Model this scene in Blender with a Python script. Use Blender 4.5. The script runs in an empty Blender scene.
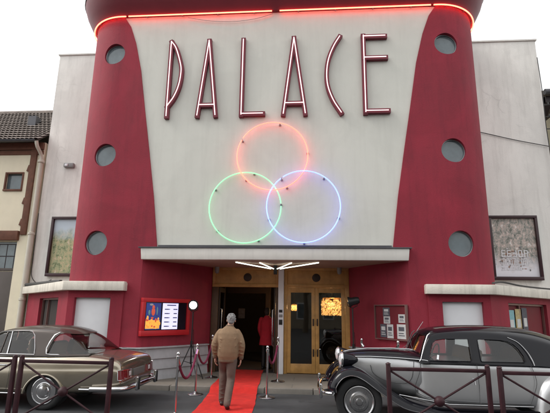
import bpy, bmesh, math, random
from math import sin, cos, pi, radians, sqrt, atan2, hypot
from mathutils import Vector, Matrix

random.seed(7)
S = bpy.context.scene
COL = S.collection

# ------------------------------------------------------------------ camera
PITCH, ROLL, YAW, FPX = radians(13.1), radians(0.8), radians(4.6), 450.0
F = Vector((-sin(YAW)*cos(PITCH), cos(YAW)*cos(PITCH), sin(PITCH)))
R0 = Vector((cos(YAW), sin(YAW), 0))
U0 = R0.cross(F)
R1 = R0*cos(ROLL) + U0*sin(ROLL)
U1 = U0*cos(ROLL) - R0*sin(ROLL)
cam = bpy.data.cameras.new('camera')
cam.sensor_width = 36.0
cam.lens = 36.0*FPX/550.0
cam.clip_end = 3000
co = bpy.data.objects.new('camera', cam)
COL.objects.link(co)
M = Matrix((R1, U1, -F)).transposed().to_4x4()
M.translation = Vector((0.95, 0, 1.65))
co.matrix_world = M
S.camera = co

# ------------------------------------------------------------------ sky, sun, exposure
SUN_EL, SUN_AZ = radians(46), radians(262)      # compass azimuth, clockwise from +Y
W = bpy.data.worlds.new("World")
S.world = W
W.use_nodes = True
nt = W.node_tree
bg = nt.nodes['Background']
sky = nt.nodes.new('ShaderNodeTexSky')
sky.sky_type = 'NISHITA'
sky.sun_disc = False
sky.sun_elevation = SUN_EL
sky.sun_rotation = SUN_AZ
sky.air_density = 1.0
sky.dust_density = 3.0
sky.ozone_density = 1.0
hs = nt.nodes.new('ShaderNodeHueSaturation')
hs.inputs['Saturation'].default_value = 0.22
nt.links.new(sky.outputs[0], hs.inputs['Color'])
cl = nt.nodes.new('ShaderNodeMix')            # a bright even cloud layer over the sky
cl.data_type = 'RGBA'
cl.inputs['Factor'].default_value = .65
cl.inputs[7].default_value = (7.6, 7.6, 7.5, 1)
nt.links.new(hs.outputs[0], cl.inputs[6])
nt.links.new(cl.outputs[2], bg.inputs['Color'])
bg.inputs['Strength'].default_value = 0.13
sl = bpy.data.lights.new('sun', 'SUN')
sl.energy = 1.0
sl.angle = radians(25)
sl.color = (1.0, 0.95, 0.88)
so = bpy.data.objects.new('sun', sl)
COL.objects.link(so)
to_sun = Vector((sin(SUN_AZ)*cos(SUN_EL), cos(SUN_AZ)*cos(SUN_EL), sin(SUN_EL)))
so.rotation_euler = to_sun.to_track_quat('Z', 'Y').to_euler()
so.location = (-20, -10, 30)
S.view_settings.view_transform = 'Standard'
S.view_settings.look = 'None'
S.view_settings.gamma = 1
S.view_settings.use_curve_mapping = False
S.view_settings.exposure = 0.82
S.cycles.max_bounces = 8
S.cycles.use_denoising = True


# ------------------------------------------------------------------ materials
def mat(name, col, rough=.6, metal=0., var=.12, vs=2.5, bump=0., bs=60., coat=0., emit=None, es=0., spec=.5,
        streak=0., streak_col=(.12, .11, .1), coat_r=.06, patch=0., crack=0., trans=0., ior=1.45, fine=0.):
    m = bpy.data.materials.new(name)
    m.use_nodes = True
    n, l = m.node_tree.nodes, m.node_tree.links
    p = n['Principled BSDF']
    p.inputs['Roughness'].default_value = rough
    p.inputs['Metallic'].default_value = metal
    p.inputs['Coat Weight'].default_value = coat
    p.inputs['Coat Roughness'].default_value = coat_r
    p.inputs['Specular IOR Level'].default_value = spec
    p.inputs['Transmission Weight'].default_value = trans
    p.inputs['IOR'].default_value = ior
    tc = n.new('ShaderNodeTexCoord')
    src = None
    if var > 0:
        nz = n.new('ShaderNodeTexNoise')
        nz.inputs['Scale'].default_value = vs
        nz.inputs['Detail'].default_value = 8
        nz.inputs['Roughness'].default_value = .65
        l.new(tc.outputs['Object'], nz.inputs['Vector'])
        cr = n.new('ShaderNodeValToRGB')
        cr.color_ramp.elements[0].position = .3
        cr.color_ramp.elements[1].position = .7
        cr.color_ramp.elements[0].color = tuple(c*(1-var) for c in col) + (1,)
        cr.color_ramp.elements[1].color = tuple(min(1, c*(1+var)) for c in col) + (1,)
        l.new(nz.outputs['Fac'], cr.inputs['Fac'])
        src = cr.outputs['Color']
        rr = n.new('ShaderNodeMapRange')
        rr.inputs['To Min'].default_value = max(.02, rough*.85)
        rr.inputs['To Max'].default_value = min(1, rough*1.15)
        l.new(nz.outputs['Fac'], rr.inputs['Value'])
        l.new(rr.outputs['Result'], p.inputs['Roughness'])
    if streak > 0 and src:
        # rain streaks and grime: noise stretched along z, with a coarse breakup
        mp = n.new('ShaderNodeMapping')
        mp.inputs['Scale'].default_value = (3.2, 3.2, .28)
        l.new(tc.outputs['Object'], mp.inputs['Vector'])
        n2 = n.new('ShaderNodeTexNoise')
        n2.inputs['Scale'].default_value = 1.6
        n2.inputs['Detail'].default_value = 9
        n2.inputs['Roughness'].default_value = .7
        l.new(mp.outputs[0], n2.inputs['Vector'])
        r2 = n.new('ShaderNodeMapRange')
        r2.inputs['From Min'].default_value = .48
        r2.inputs['From Max'].default_value = .78
        r2.inputs['To Max'].default_value = streak
        l.new(n2.outputs['Fac'], r2.inputs['Value'])
        mx = n.new('ShaderNodeMix')
        mx.data_type = 'RGBA'
        l.new(r2.outputs[0], mx.inputs['Factor'])
        l.new(src, mx.inputs[6])
        mx.inputs[7].default_value = streak_col + (1,)
        src = mx.outputs[2]
    if patch > 0 and src:
        # repainted and weathered areas with soft ragged borders
        n4 = n.new('ShaderNodeTexNoise')
        n4.inputs['Scale'].default_value = .55
        n4.inputs['Detail'].default_value = 12
        n4.inputs['Roughness'].default_value = .62
        n4.inputs['Distortion'].default_value = .6
        l.new(tc.outputs['Object'], n4.inputs['Vector'])
        r4 = n.new('ShaderNodeMapRange')
        r4.inputs['From Min'].default_value = .46
        r4.inputs['From Max'].default_value = .56
        r4.inputs['To Min'].default_value = 1-patch
        r4.inputs['To Max'].default_value = 1+patch*.5
        l.new(n4.outputs['Fac'], r4.inputs['Value'])
        m4 = n.new('ShaderNodeMix')
        m4.data_type = 'RGBA'
        m4.blend_type = 'MULTIPLY'
        m4.inputs['Factor'].default_value = 1
        l.new(src, m4.inputs[6])
        l.new(r4.outputs[0], m4.inputs[7])
        src = m4.outputs[2]
    if crack > 0 and src:
        # hairline cracks along warped cell borders, broken up by noise
        n5 = n.new('ShaderNodeTexNoise')
        n5.inputs['Scale'].default_value = 1.3
        n5.inputs['Detail'].default_value = 6
        l.new(tc.outputs['Object'], n5.inputs['Vector'])
        a5 = n.new('ShaderNodeMix')
        a5.data_type = 'RGBA'
        a5.blend_type = 'ADD'
        a5.inputs['Factor'].default_value = .9
        l.new(tc.outputs['Object'], a5.inputs[6])
        l.new(n5.outputs['Color'], a5.inputs[7])
        v5 = n.new('ShaderNodeTexVoronoi')
        v5.feature = 'DISTANCE_TO_EDGE'
        v5.inputs['Scale'].default_value = .42
        l.new(a5.outputs[2], v5.inputs['Vector'])
        r5 = n.new('ShaderNodeMapRange')
        r5.inputs['From Min'].default_value = 0
        r5.inputs['From Max'].default_value = .010
        r5.inputs['To Min'].default_value = crack
        r5.inputs['To Max'].default_value = 0
        l.new(v5.outputs['Distance'], r5.inputs['Value'])
        g5 = n.new('ShaderNodeMapRange')
        g5.inputs['From Min'].default_value = .5
        g5.inputs['From Max'].default_value = .6
        l.new(n5.outputs['Fac'], g5.inputs['Value'])
        k5 = n.new('ShaderNodeMath')
        k5.operation = 'MULTIPLY'
        l.new(r5.outputs[0], k5.inputs[0])
        l.new(g5.outputs[0], k5.inputs[1])
        x5 = n.new('ShaderNodeMix')
        x5.data_type = 'RGBA'
        l.new(k5.outputs[0], x5.inputs['Factor'])
        l.new(src, x5.inputs[6])
        x5.inputs[7].default_value = tuple(c_*.35 for c_ in col) + (1,)
        src = x5.outputs[2]
    if fine > 0 and src:
        n3 = n.new('ShaderNodeTexNoise')
        n3.inputs['Scale'].default_value = bs*1.7
        n3.inputs['Detail'].default_value = 3
        l.new(tc.outputs['Object'], n3.inputs['Vector'])
        r3 = n.new('ShaderNodeMapRange')
        r3.inputs['To Min'].default_value = 1-fine
        r3.inputs['To Max'].default_value = 1+fine
        l.new(n3.outputs['Fac'], r3.inputs['Value'])
        m3 = n.new('ShaderNodeMix')
        m3.data_type = 'RGBA'
        m3.blend_type = 'MULTIPLY'
        m3.inputs['Factor'].default_value = 1
        l.new(src, m3.inputs[6])
        l.new(r3.outputs[0], m3.inputs[7])
        src = m3.outputs[2]
    if src:
        l.new(src, p.inputs['Base Color'])
    else:
        p.inputs['Base Color'].default_value = tuple(col) + (1,)
    if bump > 0:
        nb = n.new('ShaderNodeTexNoise')
        nb.inputs['Scale'].default_value = bs
        nb.inputs['Detail'].default_value = 5
        l.new(tc.outputs['Object'], nb.inputs['Vector'])
        b = n.new('ShaderNodeBump')
        b.inputs['Strength'].default_value = bump
        b.inputs['Distance'].default_value = .01
        l.new(nb.outputs['Fac'], b.inputs['Height'])
        l.new(b.outputs['Normal'], p.inputs['Normal'])
    if emit:
        p.inputs['Emission Color'].default_value = tuple(emit) + (1,)
        p.inputs['Emission Strength'].default_value = es
    return m


def glass_mat(name, tint=(.5, .55, .55), alpha=.6, rough=.02):
    """window glass: a fresnel mirror over a tinted see-through pane"""
    m = bpy.data.materials.new(name)
    m.use_nodes = True
    n, l = m.node_tree.nodes, m.node_tree.links
    n.remove(n['Principled BSDF'])
    out = n['Material Output']
    tr = n.new('ShaderNodeBsdfTransparent')
    tr.inputs[0].default_value = tuple(tint) + (1,)
    gl = n.new('ShaderNodeBsdfGlossy')
    gl.inputs['Roughness'].default_value = rough
    fr = n.new('ShaderNodeFresnel')
    fr.inputs['IOR'].default_value = 1.5
    ad = n.new('ShaderNodeMath')
    ad.operation = 'MULTIPLY_ADD'
    ad.inputs[1].default_value = 1.3
    ad.inputs[2].default_value = .02
    l.new(fr.outputs[0], ad.inputs[0])
    mx = n.new('ShaderNodeMixShader')
    l.new(ad.outputs[0], mx.inputs[0])
    l.new(tr.outputs[0], mx.inputs[1])
    l.new(gl.outputs[0], mx.inputs[2])
    l.new(mx.outputs[0], out.inputs['Surface'])
    return m


def brick_mat(name, c1, c2, cm, bw, bh, rough=.8, mortar=.012, offset=.5, var=.2, plane='xy'):
    m = mat(name, c1, rough, var=var, vs=3, bump=.25, bs=90)
    n, l = m.node_tree.nodes, m.node_tree.links
    p = n['Principled BSDF']
    b = n.new('ShaderNodeTexBrick')
    b.offset = offset
    b.inputs['Scale'].default_value = 1
    b.inputs['Brick Width'].default_value = bw
    b.inputs['Row Height'].default_value = bh
    b.inputs['Mortar Size'].default_value = mortar
    b.inputs['Color1'].default_value = c1 + (1,)
    b.inputs['Color2'].default_value = c2 + (1,)
    b.inputs['Mortar'].default_value = cm + (1,)
    tc = n.new('ShaderNodeTexCoord')
    mp = n.new('ShaderNodeMapping')
    if plane == 'xz':
        mp.inputs['Rotation'].default_value = (pi/2, 0, 0)
    l.new(tc.outputs['Object'], mp.inputs[0])
    l.new(mp.outputs[0], b.inputs['Vector'])
    old = p.inputs['Base Color'].links[0].from_socket
    mx = n.new('ShaderNodeMix')
    mx.data_type = 'RGBA'
    mx.inputs['Factor'].default_value = .5
    l.new(old, mx.inputs[6])
    l.new(b.outputs['Color'], mx.inputs[7])
    l.new(mx.outputs[2], p.inputs['Base Color'])
    return m


MA = {}
MA['white_plaster'] = mat('white_plaster', (.65, .648, .595), .85, var=.04, vs=.8, bump=.2, bs=45, streak=.22, streak_col=(.40, .39, .35), patch=.03, fine=.03)
MA['wing_plaster'] = mat('wing_plaster', (.83, .815, .775), .9, var=.07, vs=.7, bump=.4, bs=30, streak=.42, streak_col=(.42, .40, .37), patch=.06, crack=.25, fine=.05)
MA['red_plaster'] = mat('red_plaster', (.275, .021, .040), .78, var=.12, vs=.9, bump=.5, bs=55, streak=.5, streak_col=(.145, .012, .028), patch=.08, crack=.15, fine=.10)
MA['crown_red'] = mat('crown_red', (.15, .012, .022), .5, var=.12, vs=1.2, bump=.1, bs=30)
MA['near_black'] = mat('near_black', (.02, .012, .014), .5, var=.2)
MA['fascia'] = mat('fascia', (.66, .64, .60), .6, var=.07, vs=2, streak=.3, streak_col=(.3, .29, .27))
MA['flashing'] = mat('flashing', (.10, .10, .11), .5, .6, var=.2)
MA['soffit'] = mat('soffit', (.42, .31, .24), .7, var=.1, vs=2)
MA['ledge'] = mat('ledge', (.70, .66, .585), .8, var=.09, vs=3, bump=.3, streak=.6, streak_col=(.26, .24, .21))
MA['shutter'] = mat('shutter', (.78, .79, .82), .5, var=.04, vs=2)
MA['pale_board'] = mat('pale_board', (.42, .42, .44), .7, var=.1, vs=4, bump=.15, streak=.3, streak_col=(.22, .22, .22))
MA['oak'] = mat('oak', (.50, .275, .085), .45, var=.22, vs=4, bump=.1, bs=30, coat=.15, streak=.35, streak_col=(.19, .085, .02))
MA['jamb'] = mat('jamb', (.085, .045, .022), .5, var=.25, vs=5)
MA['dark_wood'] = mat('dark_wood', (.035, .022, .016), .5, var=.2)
MA['black'] = mat('black', (.012, .012, .013), .45, var=.2)
MA['rubber'] = mat('rubber', (.018, .018, .019), .85, var=.25, vs=12, bump=.2)
MA['chrome'] = mat('chrome', (.62, .62, .63), .12, 1., var=.06, vs=14)
MA['steel'] = mat('steel', (.45, .45, .46), .28, 1., var=.1, vs=12)
MA['gold'] = mat('gold', (.45, .30, .10), .3, 1., var=.1)
MA['asphalt'] = mat('asphalt', (.048, .05, .054), .85, var=.3, vs=1.3, bump=.7, bs=120, fine=.55, patch=.16, crack=.7)
MA['pavement'] = brick_mat('pavement', (.21, .185, .155), (.185, .165, .14), (.11, .10, .09), 1.1, .55, .85)
MA['kerb'] = mat('kerb', (.19, .175, .155), .85, var=.15, vs=5, bump=.3)
MA['red_carpet'] = mat('red_carpet', (.60, .022, .016), .95, var=.2, vs=5, bump=.7, bs=160, fine=.3, patch=.12)
MA['porthole_glass'] = mat('porthole_glass', (.135, .17, .185), .10, var=.35, vs=1.1, spec=.7)
MA['porthole_rim'] = mat('porthole_rim', (.22, .23, .24), .4, .7, var=.1)
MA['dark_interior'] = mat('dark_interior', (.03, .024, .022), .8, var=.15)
MA['pane'] = glass_mat('pane', (.86, .88, .88))
MA['dark_pane'] = glass_mat('dark_pane', (.62, .64, .62))
MA['car_glass'] = glass_mat('car_glass', (.80, .84, .82))
MA['wiring'] = mat('wiring', (.05, .05, .05), .7, var=.1)
MA['cream_wall'] = mat('cream_wall', (.80, .735, .57), .9, var=.06, vs=1.5, bump=.3, bs=40, streak=.12, streak_col=(.45, .38, .27))
MA['timber'] = mat('timber', (.15, .066, .042), .75, var=.25, vs=6, bump=.3)
MA['roof_tile'] = mat('roof_tile', (.24, .205, .185), .9, var=.35, vs=3.5, bump=.4, bs=30, streak=.25, streak_col=(.14, .12, .10))
MA['downpipe'] = mat('downpipe', (.58, .55, .47), .5, var=.08, streak=.3, streak_col=(.32, .28, .22))
MA['garage'] = mat('garage', (.10, .085, .078), .6, var=.12)
MA['barrier'] = mat('barrier', (.034, .010, .014), .5, var=.3, vs=9, bump=.15, spec=.35)
MA['letter_maroon'] = mat('letter_maroon', (.15, .010, .026), .45, var=.12)
MA['letter_tube'] = mat('letter_tube', (.8, .6, .6), .3, var=0, emit=(1, .76, .76), es=.72)
MA['neon_red'] = mat('neon_red', (.8, .3, .2), .3, var=0, emit=(1, .055, .036), es=4.2)
MA['neon_strip'] = mat('neon_strip', (.8, .3, .2), .3, var=0, emit=(1, .085, .05), es=5.5)
MA['neon_green'] = mat('neon_green', (.3, .8, .4), .3, var=0, emit=(.13, .50, .20), es=1.25)
MA['neon_blue'] = mat('neon_blue', (.3, .4, .9), .3, var=0, emit=(.085, .125, 1), es=3.0)
MA['tube_white'] = mat('tube_white', (.8, .8, .8), .3, var=0, emit=(.96, 1, .88), es=1.7)
MA['spot'] = mat('spot', (.9, .9, .9), .3, var=0, emit=(1, .95, .84), es=9)
MA['bead'] = mat('bead', (.8, .5, .2), .3, var=0, emit=(1, .50, .16), es=1.3)
MA['bead_dim'] = mat('bead_dim', (.5, .3, .1), .3, var=0, emit=(1, .42, .10), es=.5)
MA['frame_red'] = mat('frame_red', (.50, .012, .02), .5, var=.06)
MA['screen_black'] = mat('screen_black', (.01, .01, .018), .15, var=0)
MA['screen_text'] = mat('screen_text', (.5, .5, .6), .4, var=0, emit=(.62, .62, 1), es=.62)
MA['screen_dash'] = mat('screen_dash', (.05, .05, .1), .5, var=0)
MA['screen_blue'] = mat('screen_blue', (.02, .04, .15), .4, var=.4, vs=9, emit=(.02, .035, .16), es=.5)
MA['screen_amber'] = mat('screen_amber', (.6, .3, .05), .4, var=.3, vs=8, emit=(1, .38, .06), es=.5)
MA['screen_red'] = mat('screen_red', (.4, .05, .05), .4, var=.3, vs=8, emit=(.6, .1, .04), es=.4)
MA['case_back'] = mat('case_back', (.15, .010, .018), .7, var=.1)
MA['case_frame'] = mat('case_frame', (.22, .12, .11), .4, .4, var=.1)
MA['paper'] = mat('paper', (.58, .58, .58), .8, var=.08, vs=6)
MA['paper_ink'] = mat('paper_ink', (.10, .10, .12), .8, var=.35, vs=25)
MA['paper_blue'] = mat('paper_blue', (.22, .42, .46), .7, var=.12, vs=20)
MA['paper_ochre'] = mat('paper_ochre', (.45, .36, .18), .7, var=.35, vs=18)
MA['poster_frame'] = mat('poster_frame', (.04, .014, .018), .4, var=.15)
MA['lamp_grey'] = mat('lamp_grey', (.25, .25, .25), .5, var=.1)
MA['rope'] = mat('rope', (.16, .015, .05), .9, var=.2, vs=30, bump=.6, bs=120)
MA['merc_paint'] = mat('champagne_paint', (.37, .325, .255), .22, .8, var=.05, vs=2, coat=.9)
MA['merc_roof'] = mat('brown_roof_paint', (.055, .040, .033), .30, .3, var=.08, vs=3, coat=.5)
MA['cit_black'] = mat('black_paint', (.006, .006, .009), .10, 0, var=.1, coat=.2, spec=.25)
MA['cit_silver'] = mat('silver_paint', (.43, .435, .445), .30, .65, var=.05, vs=2, coat=.35, coat_r=.22)
MA['wheel_dark'] = mat('wheel_dark', (.035, .03, .027), .4, .3, var=.1)
MA['tail_red'] = mat('tail_lamp_red', (.16, .008, .012), .15, var=.05, coat=1)
MA['lens'] = mat('lamp_lens', (.65, .67, .68), .08, .3, var=.05, coat=1)
MA['groove'] = mat('groove', (.03, .03, .032), .7, var=0)
MA['seat_leather'] = mat('seat_leather', (.14, .085, .05), .6, var=.15, bump=.15)
MA['seat_dark'] = mat('seat_dark', (.05, .042, .038), .7, var=.15)
MA['plate'] = mat('number_plate', (.12, .12, .115), .5, var=.1)
MA['skin'] = mat('skin', (.46, .26, .19), .55, var=.08, vs=12)
MA['hair_grey'] = mat('hair_grey', (.21, .205, .205), .8, var=.3, vs=30, bump=.9, bs=110)
MA['hair_dark'] = mat('hair_dark', (.03, .02, .016), .7, var=.2, bump=.8, bs=110)
MA['jacket_tan'] = mat('jacket_tan', (.22, .142, .083), .85, var=.13, vs=7, bump=.55, bs=16, fine=.06)
MA['rib_knit'] = mat('rib_knit', (.15, .10, .066), .95, var=.15, vs=25, bump=.6, bs=90)
MA['trousers'] = mat('trousers', (.115, .085, .070), .9, var=.14, vs=9, bump=.5, bs=18)
MA['shoe'] = mat('shoe', (.035, .018, .016), .5, var=.2)
MA['coat_red'] = mat('coat_red', (.42, .014, .028), .85, var=.15, vs=8, bump=.4, bs=20)


def poster_mat(name, kind):
    m = bpy.data.materials.new(name)
    m.use_nodes = True
    n, l = m.node_tree.nodes, m.node_tree.links
    p = n['Principled BSDF']
    p.inputs['Roughness'].default_value = .6
    tc = n.new('ShaderNodeTexCoord')
    n1 = n.new('ShaderNodeTexNoise')
    n1.inputs['Scale'].default_value = 10
    n1.inputs['Distortion'].default_value = .35
    n1.inputs['Detail'].default_value = 10
    n1.inputs['Roughness'].default_value = .80
    l.new(tc.outputs['Generated'], n1.inputs['Vector'])
    cr = n.new('ShaderNodeValToRGB')
    e = cr.color_ramp.elements
    if kind == 'meadow':
        cols = [(.30, (.02, .03, .02)), (.42, (.13, .18, .08)), (.50, (.40, .44, .26)), (.57, (.50, .40, .22)), (.68, (.78, .78, .70))]
    else:
        cols = [(.30, (.03, .035, .025)), (.42, (.17, .18, .15)), (.49, (.38, .38, .35)), (.55, (.56, .44, .38)), (.62, (.76, .75, .73))]
    e[0].position, e[0].color = cols[0][0], cols[0][1] + (1,)
    e[1].position, e[1].color = cols[-1][0], cols[-1][1] + (1,)
    for ps, c in cols[1:-1]:
        x = e.new(ps)
        x.color = c + (1,)
    l.new(n1.outputs['Fac'], cr.inputs['Fac'])
    sp = n.new('ShaderNodeSeparateXYZ')
    l.new(tc.outputs['Generated'], sp.inputs[0])
    n2 = n.new('ShaderNodeTexNoise')
    n2.inputs['Scale'].default_value = 4
    n2.inputs['Detail'].default_value = 6
    l.new(tc.outputs['Generated'], n2.inputs['Vector'])
    ad = n.new('ShaderNodeMath')
    ad.operation = 'MULTIPLY_ADD'
    ad.inputs[1].default_value = .35
    l.new(n2.outputs['Fac'], ad.inputs[0])
    l.new(sp.outputs['Z'], ad.inputs[2])
    c2 = n.new('ShaderNodeValToRGB')
    g = c2.color_ramp.elements
    if kind == 'meadow':      # pale sky at the top of the picture
        g[0].position, g[1].position = .80, 1.10
        g[0].color, g[1].color = (0, 0, 0, 1), (1, 1, 1, 1)
        far = (.55, .66, .74, 1)
    else:                     # white ground at the bottom of the picture
        g[0].position, g[1].position = .30, .56
        g[0].color, g[1].color = (1, 1, 1, 1), (0, 0, 0, 1)
        far = (.80, .80, .86, 1)
    l.new(ad.outputs[0], c2.inputs['Fac'])
    mx = n.new('ShaderNodeMix')
    mx.data_type = 'RGBA'
    l.new(c2.outputs['Color'], mx.inputs['Factor'])
    l.new(cr.outputs['Color'], mx.inputs[6])
    mx.inputs[7].default_value = far
    l.new(mx.outputs[2], p.inputs['Base Color'])
    return m


MA['print_dark'] = mat('print_dark', (.04, .055, .035), .6, var=.35, vs=18)
MA['print_grey'] = mat('print_grey', (.22, .215, .22), .6, var=.35, vs=18)
MA['print_brown'] = mat('print_brown', (.30, .19, .14), .6, var=.35, vs=18)
MA['print_pale'] = mat('print_pale', (.55, .54, .56), .6, var=.2, vs=18)
MA['poster_meadow'] = poster_mat('poster_meadow', 'meadow')
MA['poster_wood'] = poster_mat('poster_wood', 'wood')


# ------------------------------------------------------------------ mesh helpers
def root_of(o):
    while o.parent:
        o = o.parent
    return o


class MB:
    def __init__(self):
        self.v, self.f, self.m = [], [], []

    def add(self, vs, fs, m=0):
        o = len(self.v)
        self.v += [tuple(p) for p in vs]
        self.f += [tuple(i+o for i in f) for f in fs]
        self.m += [m]*len(fs)
        return self

    def box(self, c, s, rz=0, m=0, rot=None):
        vs = []
        for dx in (-.5, .5):
            for dy in (-.5, .5):
                for dz in (-.5, .5):
                    v = Vector((dx*s[0], dy*s[1], dz*s[2]))
                    if rot is not None:
                        v = rot @ v
                    elif rz:
                        v = Matrix.Rotation(rz, 3, 'Z') @ v
                    vs.append(v + Vector(c))
        return self.add(vs, [(0, 1, 3, 2), (4, 6, 7, 5), (0, 4, 5, 1), (2, 3, 7, 6), (0, 2, 6, 4), (1, 5, 7, 3)], m)

    def span(self, x0, x1, y0, y1, z0, z1, m=0):
        return self.box(((x0+x1)/2, (y0+y1)/2, (z0+z1)/2), (abs(x1-x0), abs(y1-y0), abs(z1-z0)), m=m)

    def bar(self, a, b, w, h, m=0):
        """box-section bar from a to b, h along z as far as it can be"""
        a, b = Vector(a), Vector(b)
        d = (b-a)
        L = d.length
        d.normalize()
        up = Vector((0, 0, 1)) if abs(d.z) < .95 else Vector((0, 1, 0))
        s = d.cross(up).normalized()
        u = s.cross(d)
        rot = Matrix((d, s, u)).transposed()
        return self.box((a+b)/2, (L, w, h), m=m, rot=rot)

    def tube(self, pts, r, n=8, closed=False, m=0, sy=1.0):
        pts = [Vector(p) for p in pts]
        N = len(pts)
        rs = r if isinstance(r, (list, tuple)) else [r]*N
        vs, prev = [], None
        for i, p in enumerate(pts):
            if closed:
                t = pts[(i+1) % N]-pts[i-1]
            else:
                t = pts[min(i+1, N-1)]-pts[max(i-1, 0)]
            t.normalize()
            if prev is None:
                a = Vector((0, 0, 1)) if abs(t.z) < .9 else Vector((0, 1, 0))
                u = t.cross(a).normalized()
            else:
                u = (prev - t*prev.dot(t)).normalized()
            prev = u
            w = t.cross(u)
            for k in range(n):
                A = 2*pi*k/n
                vs.append(p + u*cos(A)*rs[i] + w*sin(A)*rs[i]*sy)
        fs = []
        for i in range(N if closed else N-1):
            j = (i+1) % N
            for k in range(n):
                k2 = (k+1) % n
                fs.append((i*n+k, i*n+k2, j*n+k2, j*n+k))
        if not closed:
            fs.append(tuple(range(n-1, -1, -1)))
            fs.append(tuple((N-1)*n+k for k in range(n)))
        return self.add(vs, fs, m)

    def lathe(self, prof, c=(0, 0, 0), n=24, axis='z', m=0):
        vs, fs = [], []
        for (r, h) in prof:
            for k in range(n):
                A = 2*pi*k/n
                q = {'z': (r*cos(A), r*sin(A), h), 'y': (r*cos(A), h, r*sin(A)), 'x': (h, r*cos(A), r*sin(A))}[axis]
                vs.append((q[0]+c[0], q[1]+c[1], q[2]+c[2]))
        for i in range(len(prof)-1):
            for k in range(n):
                k2 = (k+1) % n
                fs.append((i*n+k, i*n+k2, (i+1)*n+k2, (i+1)*n+k))
        if prof[0][0] > 1e-4:
            fs.append(tuple(range(n-1, -1, -1)))
        if prof[-1][0] > 1e-4:
            fs.append(tuple((len(prof)-1)*n+k for k in range(n)))
        return self.add(vs, fs, m)

    def prism(self, poly, a, b, axis='z', m=0):
        def q(p, h):
            return {'z': (p[0], p[1], h), 'y': (p[0], h, p[1]), 'x': (h, p[0], p[1])}[axis]
        n = len(poly)
        vs = [q(p, a) for p in poly] + [q(p, b) for p in poly]
        fs = [tuple(range(n-1, -1, -1)), tuple(range(n, 2*n))]
        fs += [(i, (i+1) % n, n+(i+1) % n, n+i) for i in range(n)]
        return self.add(vs, fs, m)

    def grid(self, fn, nu, nv, m=0):
        vs = [fn(i/nu, j/nv) for j in range(nv+1) for i in range(nu+1)]
        fs = [(j*(nu+1)+i, j*(nu+1)+i+1, (j+1)*(nu+1)+i+1, (j+1)*(nu+1)+i) for j in range(nv) for i in range(nu)]
        return self.add(vs, fs, m)

    def rows(self, rows, m=0, caps=False, closed=False):
        n = len(rows[0])
        vs = [p for r in rows for p in r]
        fs = []
        for j in range(len(rows)-1):
            for i in range(n if closed else n-1):
                i2 = (i+1) % n
                fs.append((j*n+i, j*n+i2, (j+1)*n+i2, (j+1)*n+i))
        if caps:
            fs.append(tuple(range(n-1, -1, -1)))
            fs.append(tuple((len(rows)-1)*n+i for i in range(n)))
        return self.add(vs, fs, m)

    def ball(self, c, r, n=12, m=0):
        rx, ry, rz = r if isinstance(r, (tuple, list)) else (r, r, r)
        k = n//2
        vs, fs = [], []
        vs.append((c[0], c[1], c[2]-rz))
        for j in range(1, k):
            a = -pi/2 + pi*j/k
            for i in range(n):
                b = 2*pi*i/n
                vs.append((c[0]+rx*cos(a)*cos(b), c[1]+ry*cos(a)*sin(b), c[2]+rz*sin(a)))
        vs.append((c[0], c[1], c[2]+rz))
        for i in range(n):
            fs.append((0, 1+(i+1) % n, 1+i))
            fs.append((len(vs)-1, 1+(k-2)*n+i, 1+(k-2)*n+(i+1) % n))
        for j in range(k-2):
            for i in range(n):
                i2 = (i+1) % n
                fs.append((1+j*n+i, 1+j*n+i2, 1+(j+1)*n+i2, 1+(j+1)*n+i))
        return self.add(vs, fs, m)

    def build(self, name, mats, parent=None, smooth=40, cut=None, sub=0, solid=0, bevel=0, remesh=0, relax=0, origin=None,
              recalc=True, local=False):
        if not isinstance(mats, (list, tuple)):
            mats = [mats]
        me = bpy.data.meshes.new(name)
        me.from_pydata(self.v, [], self.f)
        for mm in mats:
            me.materials.append(mm)
        for i, p in enumerate(me.polygons):
            p.material_index = self.m[i]
        if recalc:
            bm = bmesh.new()
            bm.from_mesh(me)
            bmesh.ops.recalc_face_normals(bm, faces=bm.faces)
            bm.to_mesh(me)
            bm.free()
        o = bpy.data.objects.new(name, me)
        COL.objects.link(o)
        tmp = []
        if sub or solid or cut or bevel or remesh:
            if sub:
                d = o.modifiers.new('s', 'SUBSURF')
                d.levels = d.render_levels = sub
            if solid:
                d = o.modifiers.new('t', 'SOLIDIFY')
                d.thickness = solid
                d.offset = -1
            if remesh:
                d = o.modifiers.new('r', 'REMESH')
                d.mode = 'VOXEL'
                d.voxel_size = remesh
                if relax:
                    d = o.modifiers.new('x', 'SMOOTH')
                    d.factor = .5
                    d.iterations = relax
            for c in (cut or []):
                cm = bpy.data.meshes.new('cut')
                cm.from_pydata(c.v, [], c.f)
                bm = bmesh.new()
                bm.from_mesh(cm)
                bmesh.ops.recalc_face_normals(bm, faces=bm.faces)
                bm.to_mesh(cm)
                bm.free()
                t = bpy.data.objects.new('cut', cm)
                COL.objects.link(t)
                tmp.append(t)
                d = o.modifiers.new('b', 'BOOLEAN')
                d.operation = 'DIFFERENCE'
                d.object = t
                d.solver = 'EXACT'
            if bevel:
                d = o.modifiers.new('v', 'BEVEL')
                d.width = bevel
                d.segments = 2
                d.limit_method = 'ANGLE'
                d.angle_limit = radians(40)
            dg = bpy.context.evaluated_depsgraph_get()
            dg.update()
            nm = bpy.data.meshes.new_from_object(o.evaluated_get(dg), depsgraph=dg)
            o.modifiers.clear()
            old = o.data
            o.data = nm
            nm.name = name
            bpy.data.meshes.remove(old)
            for t in tmp:
                cm = t.data
                bpy.data.objects.remove(t)
                bpy.data.meshes.remove(cm)
            me = nm
        if smooth:
            me.shade_smooth()
            me.set_sharp_from_angle(angle=radians(smooth))
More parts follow.
